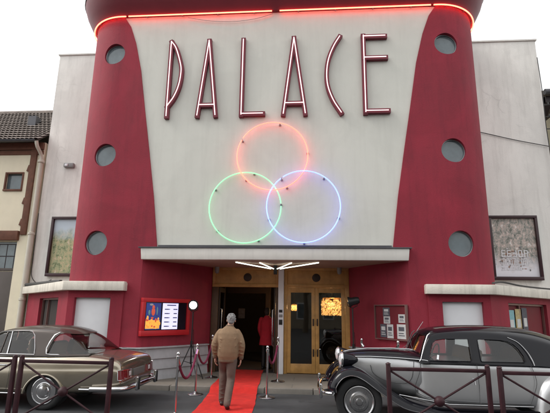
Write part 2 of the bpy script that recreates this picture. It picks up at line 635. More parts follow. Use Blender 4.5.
        if parent is not None:
            if not local:
                me.transform(Matrix.Translation(-root_of(parent).location))
            o.parent = parent
        elif origin is not None:
            me.transform(Matrix.Translation(-Vector(origin)))
            o.location = origin
        return o


def tag(o, label=None, cat=None, group=None, kind=None):
    if label:
        o['label'] = label
    if cat:
        o['category'] = cat
    if group:
        o['group'] = group
    if kind:
        o['kind'] = kind
    return o


def thing(name, label, cat, loc, group=None, rz=0):
    o = bpy.data.objects.new(name, None)
    o.empty_display_size = .2
    COL.objects.link(o)
    o.location = loc
    o.rotation_euler.z = rz
    return tag(o, label, cat, group)


def dup(root, loc, label, rz=None):
    r = root.copy()
    COL.objects.link(r)
    r.location = loc
    if rz is not None:
        r.rotation_euler.z = rz
    r['label'] = label
    for ch in list(root.children):
        c = ch.copy()
        COL.objects.link(c)
        c.parent = r
        for g in list(ch.children):
            d = g.copy()
            COL.objects.link(d)
            d.parent = c
    return r


def interp(pts, t):
    """piecewise linear, pts sorted by first value"""
    if t <= pts[0][0]:
        return pts[0][1]
    for (a, va), (b, vb) in zip(pts, pts[1:]):
        if t <= b:
            return va + (vb-va)*(t-a)/(b-a)
    return pts[-1][1]


def smooth_path(pts, k=6):
    """Catmull-Rom through the points"""
    P = [Vector(p) for p in pts]
    P = [P[0]*2-P[1]] + P + [P[-1]*2-P[-2]]
    out = []
    for i in range(1, len(P)-2):
        for j in range(k):
            t = j/k
            a, b, c, d = P[i-1], P[i], P[i+1], P[i+2]
            out.append(.5*((2*b)+(c-a)*t+(2*a-5*b+4*c-d)*t*t+(3*b-a-3*c+d)*t**3))
    out.append(P[-2])
    return out


# ================================================================== ground
MB().add([(-600, -600, 0), (600, -600, 0), (600, 600, 0), (-600, 600, 0)], [(0, 1, 2, 3)]).build('road', MA['asphalt'])['kind'] = 'structure'
tag(MB().span(-40, 40, 9.98, 40, -.2, .1).build('pavement', MA['pavement']), kind='structure')
kb = MB()
x = -40.0
while x < 40:
    kb.span(x, x+.985, 9.83, 9.977, -.2, .103)
    x += 1.0
tag(kb.build('kerb', MA['kerb'], bevel=.012), kind='structure')

# ================================================================== cinema
CX = .08                         # axis of the facade
FY = 10.3                        # plane of the white panel
RAD = 1.1
bld = thing('cinema_building', 'cream and crimson art deco cinema with two rounded red towers and flat canopy', 'cinema', (CX, FY, 0))
FLAT = 4.10


def plan(s, off=0.):
    """front outline of the building, s metres from its axis, off metres outward"""
    sg = 1 if s >= 0 else -1
    a = abs(s)
    if a < FLAT:
        return (CX+s, FY-off)
    a -= FLAT
    q = RAD*pi/2
    if a < q:
        ph = a/RAD
        return (CX+sg*(FLAT+(RAD+off)*sin(ph)), FY+RAD-(RAD+off)*cos(ph))
    return (CX+sg*(FLAT+RAD+off), FY+RAD+(a-q))


EDGE = [(0, 2.73), (3.1, 2.73), (4.3, 2.90), (5.45, 3.10), (6.5, 3.29), (7.7, 3.50), (8.5, 3.70), (9.0, 3.88), (9.33, 4.10)]
EDGE_S = [(z, s) for z, s in EDGE]
# white panel
panel_poly = [(-5.0, 2.9), (5.0, 2.9), (5.0, 9.34), (-5.0, 9.34)]
fp = MB()
ez = [(2.8, 2.73)] + [(z, s_) for z, s_ in EDGE if z >= 2.8]
fp.prism([(CX+s_+.06, z) for z, s_ in ez] + [(CX-s_-.06, z) for z, s_ in reversed(ez)], FY, FY+.2, axis='y')
fp.build('facade_panel', MA['white_plaster'], bld)

PORT_Z = [(8.2, 4.26), (5.39, 4.24), (3.18, 4.24)]
SMAX = FLAT + RAD*pi/2 + 3.2
for sg in (-1, 1):
    zs = [0, .6, 1.2, 1.8, 2.4, 2.79, 2.8] + [2.8+(9.33-2.8)*k/40 for k in range(1, 41)]
    t = MB()
    nu = 110
    rows = []
    for z in zs:
        s0 = interp(EDGE_S, z)
        rows.append([plan(sg*(s0+(SMAX-s0)*(i/nu)), .035) + (z,) for i in range(nu+1)])
    t.rows(rows)
    cuts = []
    for pz, ps in PORT_Z:
        px_, py_ = plan(sg*ps, .035)
        c = MB()
        a = max(0, ps-FLAT)/RAD*sg
        nrm = Vector((sin(a), -cos(a), 0))
        side = Vector((cos(a), sin(a), 0))
        ring = []
        for d in (-.3, .3):
            ring.append([Vector((px_, py_, pz))+nrm*d+side*.295*cos(2*pi*k/40)+Vector((0, 0, .295*sin(2*pi*k/40))) for k in range(40)])
        c.rows(ring, caps=True, closed=True)
        cuts.append(c)
    cuts.append(MB().span(CX+sg*.5, CX+sg*3.04, 9.5, 10.9, -1, 2.795))
    cuts.append(MB().span(CX+sg*3.72, CX+sg*4.58, 10.0, 10.8, .80, 1.90))
    tw = t.build('tower', MA['red_plaster'], bld, solid=.18, cut=cuts, smooth=30)
    for pz, ps in PORT_Z:
        px_, py_ = plan(sg*ps, .035)
        a = max(0, ps-FLAT)/RAD*sg
        nrm = Vector((sin(a), -cos(a), 0))
        side = Vector((cos(a), sin(a), 0))
        q = MB()
        ctr = Vector((px_, py_, pz))
        up = Vector((0, 0, 1))
        rr = [ctr-nrm*.10+side*.287*cos(2*pi*k/40)+up*.287*sin(2*pi*k/40) for k in range(40)]
        q.tube(rr, .016, 6, closed=True, m=1)
        q.add([ctr-nrm*.115+side*.29*cos(2*pi*k/40)+up*.29*sin(2*pi*k/40) for k in range(40)], [tuple(range(40))])
        q.build('porthole', [MA['porthole_glass'], MA['porthole_rim']], tw)

# crown: a flared parapet swept round the plan
prof = [(.0, 9.27), (.10, 9.285), (.14, 9.36), (.24, 9.52), (.36, 9.76), (.42, 9.95), (.435, 10.02), (.435, 10.16), (.40, 10.18), (.37, 10.45), (.31, 10.72), (.05, 10.76), (-.3, 10.5), (-.3, 9.3)]
ss = []
s = -SMAX
while s <= SMAX+.001:
    ss.append(s)
    s += .12 if abs(s) > FLAT-.2 else .4
ss.append(SMAX)
c = MB()
c.rows([[plan(s, d)+(z,) for d, z in prof] for s in ss])
crown = c.build('parapet_crown', MA['crown_red'], bld, smooth=35)
c = MB()
c.rows([[plan(s, d)+(z,) for d, z in [(.43, 10.03), (.455, 10.03), (.455, 10.15), (.43, 10.15)]] for s in ss], closed=True)
c.build('crown_edge_shade', MA['near_black'], crown)  # shading along the crown's widest edge, put in as a near-black band
MB().span(CX-5.1, CX+5.1, FY+.5, 14.6, 9.28, 9.4).build('roof_slab', MA['flashing'], bld)

# auditorium walls behind the towers
aud = MB()
aud.span(CX-7.82, CX+8.1, 13.5, 34, .09, 10.24)
au = aud.build('auditorium', MA['wing_plaster'], bld, cut=[MB().span(CX-3.4, CX+3.6, 13, 18.3, 0, 3.2)], smooth=20)
for xa, xb in ((-7.86, -5.0), (5.0, 8.14)):
    MB().span(CX+xa, CX+xb, 13.46, 13.85, 10.242, 10.29).build('coping', MA['fascia'], au)

# entrance recess walls
WALL = [(3.045, 10.266), (2.97, 10.32), (2.87, 10.45), (2.60, 10.80), (2.28, 11.24), (2.0, 11.68), (1.80, 12.05), (1.78, 12.3)]
DOORY = 12.15


def wall_at(t):
    """point on the recess wall (right half), t from 0 at the corner to 1 at the doors, off metres into the recess"""
    L = [0]
    for a, b in zip(WALL, WALL[1:]):
        L.append(L[-1]+hypot(b[0]-a[0], b[1]-a[1]))
    d = t*L[-1]
    for i in range(len(WALL)-1):
        if d <= L[i+1] or i == len(WALL)-2:
            k = (d-L[i])/(L[i+1]-L[i])
            a, b = WALL[i], WALL[i+1]
            return (a[0]+(b[0]-a[0])*k, a[1]+(b[1]-a[1])*k)


def recess_x(x, y, sg):
    return x+(.10*(y-10.27)/1.88 if sg > 0 else 0)


wp = [tuple(p)[:2] for p in smooth_path([(a, b, 0) for a, b in WALL], 4)]
for sg in (-1, 1):
    w = MB()
    w.rows([[(CX+sg*recess_x(x, y, sg), y, z) for x, y in wp] for z in (.05, 1.4, 2.83)])
    w.build('recess_wall', MA['red_plaster'], bld, smooth=50)
    # pale boarded plinth, three lapped boards
    p = MB()
    path = [(3.5, 10.22), (3.1, 10.22)] + [(recess_x(x, y, sg)-.06, y-.045) for x, y in wp if 10.28 < y < 12.03]
    for k in range(3):
        z0, z1 = .1+.228*k, .1+.228*(k+1)
        e = .02
        rows = []
        for (x, y) in path:
            rows.append([(CX+sg*(x-.0), y-.0, z1), (CX+sg*(x-.012-e), y-.012-e, z0+.012), (CX+sg*(x-.012-e), y-.012-e, z0), (CX+sg*(x+.05), y+.05, z0), (CX+sg*(x+.05), y+.05, z1)])
        p.rows(rows, closed=True, caps=True)
    p.rows([[(CX+sg*(x-.05), y-.05, .79), (CX+sg*(x-.05), y-.05, .815), (CX+sg*(x+.06), y+.06, .815), (CX+sg*(x+.06), y+.06, .79)] for x, y in path], closed=True, caps=True)
    p.build('plinth', MA['pale_board'], bld, smooth=20)

# canopy
cpoly = [(-3.03, 10.19), (3.03, 10.19), (3.035, 10.28)] + [(recess_x(x, y, 1)+.02, y+.02) for x, y in wp if y > 10.4] + [(-x-.02, y+.02) for x, y in reversed(wp) if y > 10.4] + [(-3.035, 10.28)]
cn = MB()
cn.prism([(CX+x, y) for x, y in cpoly], 2.785, 2.80)
can = cn.build('canopy', MA['soffit'], bld)
fa = MB()
fa.prism([(CX-3.03, 2.78), (CX+3.03, 2.78), (CX+3.06, 3.04), (CX-3.06, 3.04)], 10.12, 10.27, axis='y')
fa.build('canopy_fascia', MA['fascia'], can, bevel=.006)
fl = MB()
fl.span(CX-3.11, CX+3.11, 10.09, 10.262, 3.043, 3.068)
fl.span(CX-2.70, CX+2.70, 10.262, 10.297, 3.07, 3.13)
fl.build('canopy_flashing', MA['flashing'], can)

# ticket kiosks under pale ledges at the foot of each tower
for sg in (-1, 1):
    poly = [(3.42, 10.235), (4.74, 10.235), (7.70, 13.35), (7.70, 13.49), (3.42, 13.49)]
    k = MB()
    k.prism([(CX+sg*x, y) for x, y in poly], .02, 2.06)
    shx0, shx1 = (3.72, 4.58)
    c1 = MB().span(CX+sg*shx0, CX+sg*shx1, 10.0, 10.40, .80, 1.90)
    # diagonal window opening
    A, B = Vector((4.74, 10.235)), Vector((7.70, 13.35))
    dv = (B-A).normalized()
    nv = Vector((dv.y, -dv.x))
    wa, wb = (.82, 2.75) if sg < 0 else (.92, 3.4)
    mid = A+dv*(wa+wb)/2
    ang = atan2(dv.y, dv.x)
    c2 = MB().box((CX+sg*mid.x, mid.y, 1.45), (wb-wa, .30, .92), rz=sg*ang)
    kio = k.build('kiosk', MA['red_plaster'], bld, cut=[c1, c2], smooth=20)
    sh = MB()
    for q in range(1):
        sh.span(CX+sg*(shx0-.01), CX+sg*(shx1+.01), 10.335, 10.42, .79, 1.91)
    for q in range(0):
        pass
    sh.build('shutter', MA['shutter'], kio, bevel=.004)
    wi = MB()
    cm = mid-nv*.10
    L = wb-wa
    rz = sg*ang
    o3 = Matrix.Rotation(rz, 3, 'Z')
    ctr = Vector((CX+sg*cm.x, cm.y, 1.45))
    for lx, lz, wx, wz in ((0, .44, L, .05), (0, -.44, L, .05), (-L/2+.025, 0, .05, .92), (L/2-.025, 0, .05, .92), (-L/6, 0, .03, .92), ):
        wi.box(ctr+o3 @ Vector((lx, 0, lz)), (wx, .05, wz), rz=rz)
    wi.build('window_frame', MA['case_frame'], kio)
    back = MB().box(ctr+Vector((-sg*nv.x*.04, -nv.y*.04, 0)), (L+.02, .008, .95), rz=rz)
    back.build('window_pane', MA['dark_interior'] if sg < 0 else MA['case_back'], kio)
    if sg > 0:
        for q, (u, hh, ww, zz, mk) in enumerate(((-.93, .52, .34, 1.49, 'paper_blue'), (-.52, .56, .34, 1.50, 'paper_ochre'), (-.12, .58, .32, 1.52, 'paper_ink'), (-1.16, .50, .08, 1.48, 'paper'))):
            n_ = MB().box(ctr+o3 @ Vector((u, -.02, zz-1.45)), (ww, .006, hh), rz=rz)
            n_.box(ctr+o3 @ Vector((u, -.026, zz-1.45-.05)), (ww*.6, .004, hh*.35), rz=rz, m=1)
            n_.build('notice', [MA[mk], MA['paper'] if mk == 'paper_ink' else MA['paper_ink'] if mk == 'paper' else MA['paper']], kio)
    # ledge
    le = MB()
    inn = [(3.36, 10.24), (4.72, 10.24), (7.76, 13.43)]
    out = [(3.36, 10.06), (4.80, 10.06), (7.90, 13.30)]
    pl = [(CX+sg*x, y) for x, y in out] + [(CX+sg*x, y) for x, y in reversed(inn)]
    le.prism(pl, 2.06, 2.265)
    le.prism([(CX+sg*x, y) for x, y in inn] + [(CX+sg*7.76, 13.48), (CX+sg*4.0, 13.48), (CX+sg*3.36, 11)], 2.063, 2.24)
    le.build('kiosk_ledge', MA['ledge'], kio, bevel=.008)

# ---- entrance: wooden front, column, doors
col = MB().span(CX+.02, CX+.165, DOORY-.12, DOORY+.1, .1, 2.80)
col.build('column', MA['shutter'], bld, bevel=.01)
for z, hh_, mk in ((1.62, .07, 'black'), (1.50, .07, 'lamp_grey'), (1.31, .13, 'black')):
    MB().span(CX+.045, CX+.135, DOORY-.135, DOORY-.121, z, z+hh_).build('call_plate', MA[mk], bld, bevel=.003)
fr = MB()
for x0, x1 in ((-1.77, .017), (.168, 1.88)):
    fr.span(CX+x0, CX+x1, DOORY-.03, DOORY+.05, 2.72, 2.79)
    fr.span(CX+x0+.002, CX+x1-.002, DOORY-.034, DOORY+.054, 2.27, 2.35)
    fr.span(CX+x0+.06, CX+x1-.06, DOORY, DOORY+.03, 2.35, 2.72)
fr.span(CX-1.77, CX-1.69, DOORY-.03, DOORY+.05, 2.353, 2.72)
fr.span(CX+.168, CX+.25, DOORY-.03, DOORY+.05, .1, 2.72)
fr.span(CX+1.765, CX+1.88, DOORY-.03, DOORY+.05, .1, 2.72)
fr.span(CX-.05, CX+.017, DOORY-.03, DOORY+.05, 2.353, 2.72)
frame = fr.build('door_frame', MA['oak'], bld, bevel=.006)
for xa, xb in ((-1.77, -1.60), (-.05, .017)):
    MB().span(CX+xa, CX+xb, DOORY-.028, DOORY+.045, .1, 2.268).build('door_jamb', MA['jamb'], frame, bevel=.006)
for x in (-.82, 1.02):
    MB().lathe([(.0, DOORY-.02), (.09, DOORY-.02), (.11, DOORY-.008), (.11, DOORY+.01)], (CX+x, 0, 2.53), 24, axis='y').build('air_vent', MA['dark_wood'], frame)
for i, (x0, x1, hx) in enumerate(((.253, .985, .935), (.99, 1.762, 1.04))):
    d = MB()
    y0, y1 = DOORY-.02, DOORY+.025
    st = .095
    d.span(CX+x0, CX+x0+st, y0, y1, .12, 2.265)
    d.span(CX+x1-st, CX+x1, y0, y1, .12, 2.265)
    d.span(CX+x0+st, CX+x1-st, y0, y1, 2.14, 2.265)
    d.span(CX+x0+st, CX+x1-st, y0, y1, .12, .35)
    lf = d.build('door', MA['oak'], bld, bevel=.005)
    MB().span(CX+x0+st, CX+x1-st, DOORY, DOORY+.008, .35, 2.14).build('door_glass', MA['dark_pane'], lf)
    for zz in (1.38, .62):
        h = MB()
        h.span(CX+hx-.018, CX+hx+.018, y0-.012, y0, zz-.09, zz+.09)
        h.span(CX+hx-.012, CX+hx+.012, y0-.05, y0-.012, zz-.05, zz-.03)
        h.span(CX+hx-.012, CX+hx+.012, y0-.06, y0-.045, zz-.05, zz+.07)
        h.build('handle', MA['dark_wood'], lf)
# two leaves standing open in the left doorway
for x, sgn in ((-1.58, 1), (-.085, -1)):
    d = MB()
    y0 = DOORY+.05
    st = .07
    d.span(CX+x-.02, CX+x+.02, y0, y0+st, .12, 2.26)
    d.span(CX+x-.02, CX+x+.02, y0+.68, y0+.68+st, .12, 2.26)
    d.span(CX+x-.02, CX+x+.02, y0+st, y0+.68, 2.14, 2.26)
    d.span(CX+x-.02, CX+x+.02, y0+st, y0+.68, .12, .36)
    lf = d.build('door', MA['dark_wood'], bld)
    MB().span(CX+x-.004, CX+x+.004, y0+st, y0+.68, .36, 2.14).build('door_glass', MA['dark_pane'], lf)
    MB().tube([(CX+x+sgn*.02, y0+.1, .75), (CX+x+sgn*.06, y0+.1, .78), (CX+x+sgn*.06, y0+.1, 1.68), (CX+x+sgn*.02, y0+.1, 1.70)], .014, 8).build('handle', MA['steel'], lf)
# foyer
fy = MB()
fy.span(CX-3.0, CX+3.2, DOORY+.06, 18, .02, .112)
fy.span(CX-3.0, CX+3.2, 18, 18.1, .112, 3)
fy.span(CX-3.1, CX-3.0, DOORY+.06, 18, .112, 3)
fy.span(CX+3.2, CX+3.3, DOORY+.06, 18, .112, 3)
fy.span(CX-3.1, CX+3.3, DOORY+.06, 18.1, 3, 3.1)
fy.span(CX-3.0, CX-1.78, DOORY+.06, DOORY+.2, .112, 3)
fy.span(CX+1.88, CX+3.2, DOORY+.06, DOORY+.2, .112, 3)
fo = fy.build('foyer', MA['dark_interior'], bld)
ft = MB()
ft.span(CX-.55, CX-.40, 14.5, 14.7, .112, 2.9)
ft.span(CX-1.9, CX-1.78, 14.0, 14.2, .112, 2.9)
ft.span(CX-1.78, CX-.55, 14.5, 14.6, 2.2, 2.9)
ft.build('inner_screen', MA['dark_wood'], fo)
MB().span(CX-1.40, CX-1.20, 14.44, 14.452, 1.42, 1.72).build('notice', MA['paper_ink'], fo)

# ================================================================== PALACE letters
def letter(ch, x0, x1, label):
    """channel letter: strokes in metres on the facade, each a maroon box channel with a thin lit tube"""
    z0, z1 = 6.36, 8.45
    H = z1-z0
    w = x1-x0
    t = thing('sign_letter', label, 'sign letter', (CX*0+(x0+x1)/2, FY, z0), 'letters of the cinema sign')
    L = []
    P = lambda u, v: (x0+u*w, z0+v*H)
    arc = lambda pts: [tuple(p)[:2] for p in smooth_path([(a, b, 0) for a, b in pts], 5)]
    if ch == 'P':
        L = [[P(.05, 0), P(.05, 1)], arc([P(.05, 1.0), P(.42, .90), P(.80, .68), P(.86, .56), P(.76, .40), P(.48, .25), P(.05, .125)])]
    if ch == 'A':
        L = [[P(0, 0), P(.47, 1)], [P(.47, 1), P(1, 0)], [P(.08, .135), P(.93, .135)]]
    if ch == 'L':
        L = [[P(.03, 1), P(.03, 0)], [P(.03, .012), P(1, .012)]]
    if ch == 'C':
        L = [arc([P(.98, 1), P(.55, .87), P(.18, .70), P(.03, .52), P(.10, .34), P(.45, .16), P(.98, 0)])]
    if ch == 'E':
        L = [[P(.03, 0), P(.03, 1)], [P(.03, .985), P(1, .985)], [P(.03, .70), P(1, .70)], [P(.03, .015), P(1, .015)]]
    chan, tube = MB(), MB()
    W2, D = .056, .10
    for k, ln in enumerate(L):
        yb, yf = FY-.003-.002*k, FY-D-.004*k
        pts = [Vector((a, b)) for a, b in ln]
        rows = []
        for i, p in enumerate(pts):
            d = (pts[min(i+1, len(pts)-1)]-pts[max(i-1, 0)]).normalized()
            nrm = Vector((-d.y, d.x))
            e = Vector((0, 0))
            if i == 0:
                e = -d*W2*.9
            if i == len(pts)-1:
                e = d*W2*.9
            a, b = p+e+nrm*W2, p+e-nrm*W2
            rows.append([(a.x, yb, a.y), (a.x, yf, a.y), (b.x, yf, b.y), (b.x, yb, b.y)])
        chan.rows(rows, closed=True, caps=True)
        tube.tube([(p.x, yf-.022, p.y) for p in pts], .0125, 8)
    body = chan.build('channel', MA['letter_maroon'], t, smooth=25)
    tube.build('neon_tube', MA['letter_tube'], t)
    return t


for ch, a, b, lab in (('P', -2.65, -2.27, 'tall maroon letter P with a thin lit tube, first letter on the cream facade'),
                      ('A', -1.85, -1.39, 'tall maroon letter A between the P and the L on the cream facade'),
                      ('L', -.76, -.20, 'tall maroon letter L in the middle of the cinema sign'),
                      ('A', .30, .84, 'tall maroon letter A between the L and the C on the cream facade'),
                      ('C', 1.36, 1.72, 'open curved maroon letter C before the last letter of the cinema sign'),
                      ('E', 2.28, 2.84, 'tall maroon letter E with three arms, last letter on the cream facade')):
    letter(ch, a, b, lab)

# neon rings
for nm, cx, cz, mk, lab, yo in (('red', .05, 5.27, 'neon_red', 'large red neon ring, topmost of three linked rings on the cream facade', .14),
                                ('green', -.58, 4.02, 'neon_green', 'large green neon ring, lower left of three linked rings', .10),
                                ('blue', .79, 4.02, 'neon_blue', 'large blue neon ring, lower right of three linked rings', .18)):
    t = thing('neon_ring', lab, 'neon ring', (cx, FY, cz-.85), 'neon rings on the facade')
    g = MB()
    gap = .035
    a0 = pi*.83 if nm == 'red' else pi*.02 if nm == 'green' else pi*.70
    g.tube([(cx+.85*cos(a0+gap+(2*pi-2*gap)*k/72), FY-yo, cz+.85*sin(a0+gap+(2*pi-2*gap)*k/72)) for k in range(73)], .0135, 8)
    g.build('glass_tube', MA[mk], t)
    for k in range(5):
        a = a0+.02+2*pi*k/5
        b = MB()
        b.tube([(cx+.85*cos(a), FY, cz+.85*sin(a)), (cx+.85*cos(a), FY-yo-.004, cz+.85*sin(a))], .010, 6)
        b.lathe([(.028, 0), (.028, -.02), (.012, -.03)], (cx+.85*cos(a), FY-.001, cz+.85*sin(a)), 10, axis='y')
        b.build('standoff', MA['lamp_grey'], t)

# neon line under the crown
for a, b, lab in ((-6.3, -4.0, 'red neon tube curving round the left tower under the crown'),
                  (-3.93, -.10, 'red neon tube across the left half of the facade top'),
                  (.10, 3.93, 'red neon tube across the right half of the facade top'),
                  (4.0, 6.3, 'red neon tube curving round the right tower under the crown')):
    t = thing('neon_strip', lab, 'neon tube', plan((a+b)/2)+(9.2,), 'neon tubes under the crown')
    g = MB()
    n_ = 36
    g.tube([plan(a+(b-a)*k/n_, .115)+(9.245,) for k in range(n_+1)], .017, 8)
    g.build('glass_tube', MA['neon_strip'], t)
    for k in range(4):
        s_ = a+(b-a)*(k+.5)/4
        q = MB().tube([plan(s_, .02)+(9.25,), plan(s_, .115)+(9.25,)], .012, 6)
        q.build('bracket', MA['lamp_grey'], t)
w = smooth_path([(-2.25, FY-.06, 9.18), (-1.7, FY-.05, 9.07), (-1.1, FY-.05, 9.02), (-.5, FY-.05, 9.07), (0, FY-.06, 9.2)], 5)
tag(MB().tube(w, .006, 5).build('wire', MA['lamp_grey'], origin=(-1.1, FY, 9.02)), 'thin loose wire sagging below the left neon tube', 'wire')

# canopy tube lights, a fan of four from the column head
fan = thing('canopy_light', 'fan of four white fluorescent tubes under the canopy above the column', 'light', (CX+.02, 11.6, 2.70))
hub = Vector((CX-.02, 11.45, 2.68))
for ex, ey in ((-.90, 10.62), (-.34, 10.72), (.42, 10.72), (1.06, 10.62)):
    e = Vector((CX+ex, ey, 2.772))
    MB().tube([hub+(e-hub)*.12, e], .013, 8).build('tube', MA['tube_white'], fan)
MB().span(hub.x-.04, hub.x+.04, hub.y-.05, hub.y+.08, 2.56, 2.783).build('hub', MA['black'], fan)
for sg in (-1, 1):
    t = thing('security_camera', 'small grey dome fitting under the %s end of the canopy by the doors' % ('left' if sg < 0 else 'right'), 'security camera', (CX+sg*1.62, 11.95, 2.6), 'fittings under the canopy')
    MB().lathe([(.0, 2.60), (.05, 2.63), (.06, 2.68), (.06, 2.785)], (CX+sg*1.62, 11.95, 0), 14).build('housing', MA['lamp_grey'], t)

# chandeliers inside the foyer
def chandelier(x, y, z0, z1, r, label):
    t = thing('chandelier', label, 'chandelier', (x, y, z0), 'lit chandeliers in the foyer')
    rows = 7
    b = MB()
    for j in range(rows):
        zz = z0+(z1-z0)*(j+.5)/rows
        n_ = 44 if r > .2 else 16
        for k in range(n_):
            a = 2*pi*(k+.5*(j % 2))/n_
            q_ = random.uniform(.8, 1.15)
            b.ball((x+r*cos(a)*random.uniform(.97, 1.03), y+r*.55*sin(a), zz-.02*random.random()), (r*.075*q_, r*.05*q_, (z1-z0)/rows*.52*q_), 6, m=random.choice((0, 0, 1)) if j < rows-1 else random.choice((0, 1, 2)))
    b.build('bead_strings', [MA['bead'], MA['bead_dim'], MA['gold']], t)
    MB().lathe([(r*.9, z1), (r, z1+.02), (r*.6, z1+.04), (.03, z1+.06), (.02, 3.0)], (x, y, 0), 20).build('hanger', MA['gold'], t)
    li = bpy.data.lights.new('chandelier_bulb', 'POINT')
    li.energy = 16
    li.color = (1, .6, .28)
    li.shadow_soft_size = .08
    lo = bpy.data.objects.new('bulb', li)
    COL.objects.link(lo)
    lo.parent = t
    lo.location = (0, 0, (z1-z0)*.5)


chandelier(1.58, 13.5, 1.56, 2.03, .30, 'wide amber beaded chandelier lit behind the right door glass')
chandelier(.46, 13.7, 1.68, 1.86, .075, 'small amber chandelier lit behind the left glazed oak door')

# ================================================================== screen, cases, posters
def on_wall(sg, t0, t1, z):
    a, b = wall_at(t0), wall_at(t1)
    A = Vector((CX+sg*recess_x(a[0], a[1], sg), a[1], z))
    B = Vector((CX+sg*recess_x(b[0], b[1], sg), b[1], z))
    if A.x > B.x:
        A, B = B, A
    d = (B-A).normalized()
    n_ = Vector((d.y, -d.x, 0))
    return A, B, d, n_


A, B, d, nrm = on_wall(-1, .01, .565, 0)
sc_t = thing('menu_screen', 'lit programme screen in a bright red frame on the left entrance wall', 'screen', (A.x, A.y, 1.0))
ang = atan2(d.y, d.x)
Ls = (B-A).length
mid = (A+B)/2+nrm*.07


def wbox(m_, u, z, w_, h_, off, th, mi=0):
    m_.box(mid+d*u+nrm*off+Vector((0, 0, z)), (w_, th, h_), rz=ang, m=mi)
    return m_


q = MB()
for u, z, w_, h_ in ((0, 1.865, Ls, .09), (0, 1.12, Ls, .12), (-Ls/2+.04, 1.5, .08, .64), (Ls/2-.04, 1.5, .08, .64)):
    wbox(q, u, z, w_, h_, 0, .10)
q.build('frame', MA['frame_red'], sc_t, bevel=.004)
W_in = Ls-.18
wbox(MB(), 0, 1.5, W_in+.02, .66, -.02, .04).build('display', MA['screen_black'], sc_t)
q = MB()
wbox(q, -W_in*.30, 1.50, W_in*.34, .60, .004, .006, 0)
def blob(u, z, rw, rh, off, mi):
    k0 = len(q.v)
    q.ball((0, 0, 0), (rw, .004, rh), 12, m=mi)
    c_ = mid+d*u+nrm*off+Vector((0, 0, z))
    R_ = Matrix.Rotation(ang, 3, 'Z')
    for i_ in range(k0, len(q.v)):
        q.v[i_] = tuple(R_ @ Vector(q.v[i_])+c_)
wbox(q, -W_in*.31, 1.315, W_in*.32, .19, .006, .006, 1)
random.seed(9)
for k in range(26):
    blob(-W_in*.30+random.uniform(-.15, .15)*W_in, random.uniform(1.24, 1.47), random.uniform(.02, .05), random.uniform(.015, .05), .010+.0004*k, random.choice((1, 1, 2)))
blob(-W_in*.31, 1.70, .035, .05, .012, 2)
blob(-W_in*.31, 1.60, .05, .09, .011, 2)
blob(-W_in*.36, 1.76, .05, .025, .013, 3)
blob(-W_in*.22, 1.62, .02, .10, .012, 4)
blob(-W_in*.40, 1.58, .03, .06, .012, 4)
q.build('film_picture', [MA['screen_blue'], MA['screen_amber'], MA['screen_red'], MA['paper'], MA['paper_blue']], sc_t, smooth=60)
q = MB()
wbox(q, W_in*.10, 1.5, W_in*.38, .60, .004, .006, 0)
wbox(q, W_in*.12, 1.755, W_in*.22, .022, .009, .004, 1)
for k in range(5):
    zz = 1.66-.098*k
    wbox(q, W_in*.01, zz, W_in*.10, .022, .009, .004, 1)
    wbox(q, W_in*.075, zz, W_in*.018, .018, .009, .004, 1)
    wbox(q, W_in*.22, zz, W_in*(.10-.02*(k % 2)), .022, .009, .004, 1)
q.build('timetable', [MA['screen_text'], MA['screen_dash']], sc_t)

A, B, d, nrm = on_wall(1, .02, .43, 0)
case = thing('notice_case', 'shallow red display case with pinned papers on the right entrance wall', 'display case', (A.x, A.y, 1.0))
ang = atan2(d.y, d.x)
Ls = (B-A).length
mid = (A+B)/2+nrm*.075
q = MB()
for u, z, w_, h_ in ((0, 1.82, Ls, .02), (0, 1.07, Ls, .02), (-Ls/2+.01, 1.445, .02, .73), (Ls/2-.01, 1.445, .02, .73)):
    wbox(q, u, z, w_, h_, -.01, .07)
q.build('frame', MA['case_frame'], case)
wbox(MB(), 0, 1.445, Ls-.04, .74, -.022, .01).build('back_panel', MA['case_back'], case)
for u, z, w_, h_, a in ((-.13, 1.67, .21, .19, 'paper_ink'), (-.12, 1.49, .20, .16, 'paper'), (-.24, 1.25, .19, .29, 'paper_ink'), (-.03, 1.245, .19, .30, 'paper'), (.33, 1.53, .19, .18, 'paper'), (.31, 1.25, .26, .31, 'paper')):
    q = MB()
    wbox(q, u, z, w_, h_, -.013, .006, 0)
    wbox(q, u, z+h_*.18, w_*.62, h_*.28, -.009, .004, 1)
    wbox(q, u-.01, z-h_*.12, w_*.55, h_*.06, -.009, .004, 1)
    wbox(q, u, z-h_*.27, w_*.66, h_*.06, -.009, .004, 1)
    q.build('notice', [MA[a], MA['paper'] if a == 'paper_ink' else MA['paper_ink']], case)

def poster(x0, x1, z0, z1, mk, label):
    Y = 13.49
    t = thing('framed_poster', label, 'poster', ((x0+x1)/2, Y, z0), 'framed posters on the side walls')
    q = MB()
    b = .075
    q.span(x0, x1, Y-.14, Y, z1-b, z1)
    q.span(x0, x1, Y-.14, Y, z0, z0+b*1.3)
    q.span(x0, x0+b, Y-.14, Y, z0+b*1.3, z1-b)
    q.span(x1-b, x1, Y-.14, Y, z0+b*1.3, z1-b)
    q.build('frame', MA['poster_frame'], t, bevel=.006)
    MB().span(x0+b, x1-b, Y-.06, Y-.03, z0+b*1.3, z1-b).build('picture', MA[mk], t)
    return t


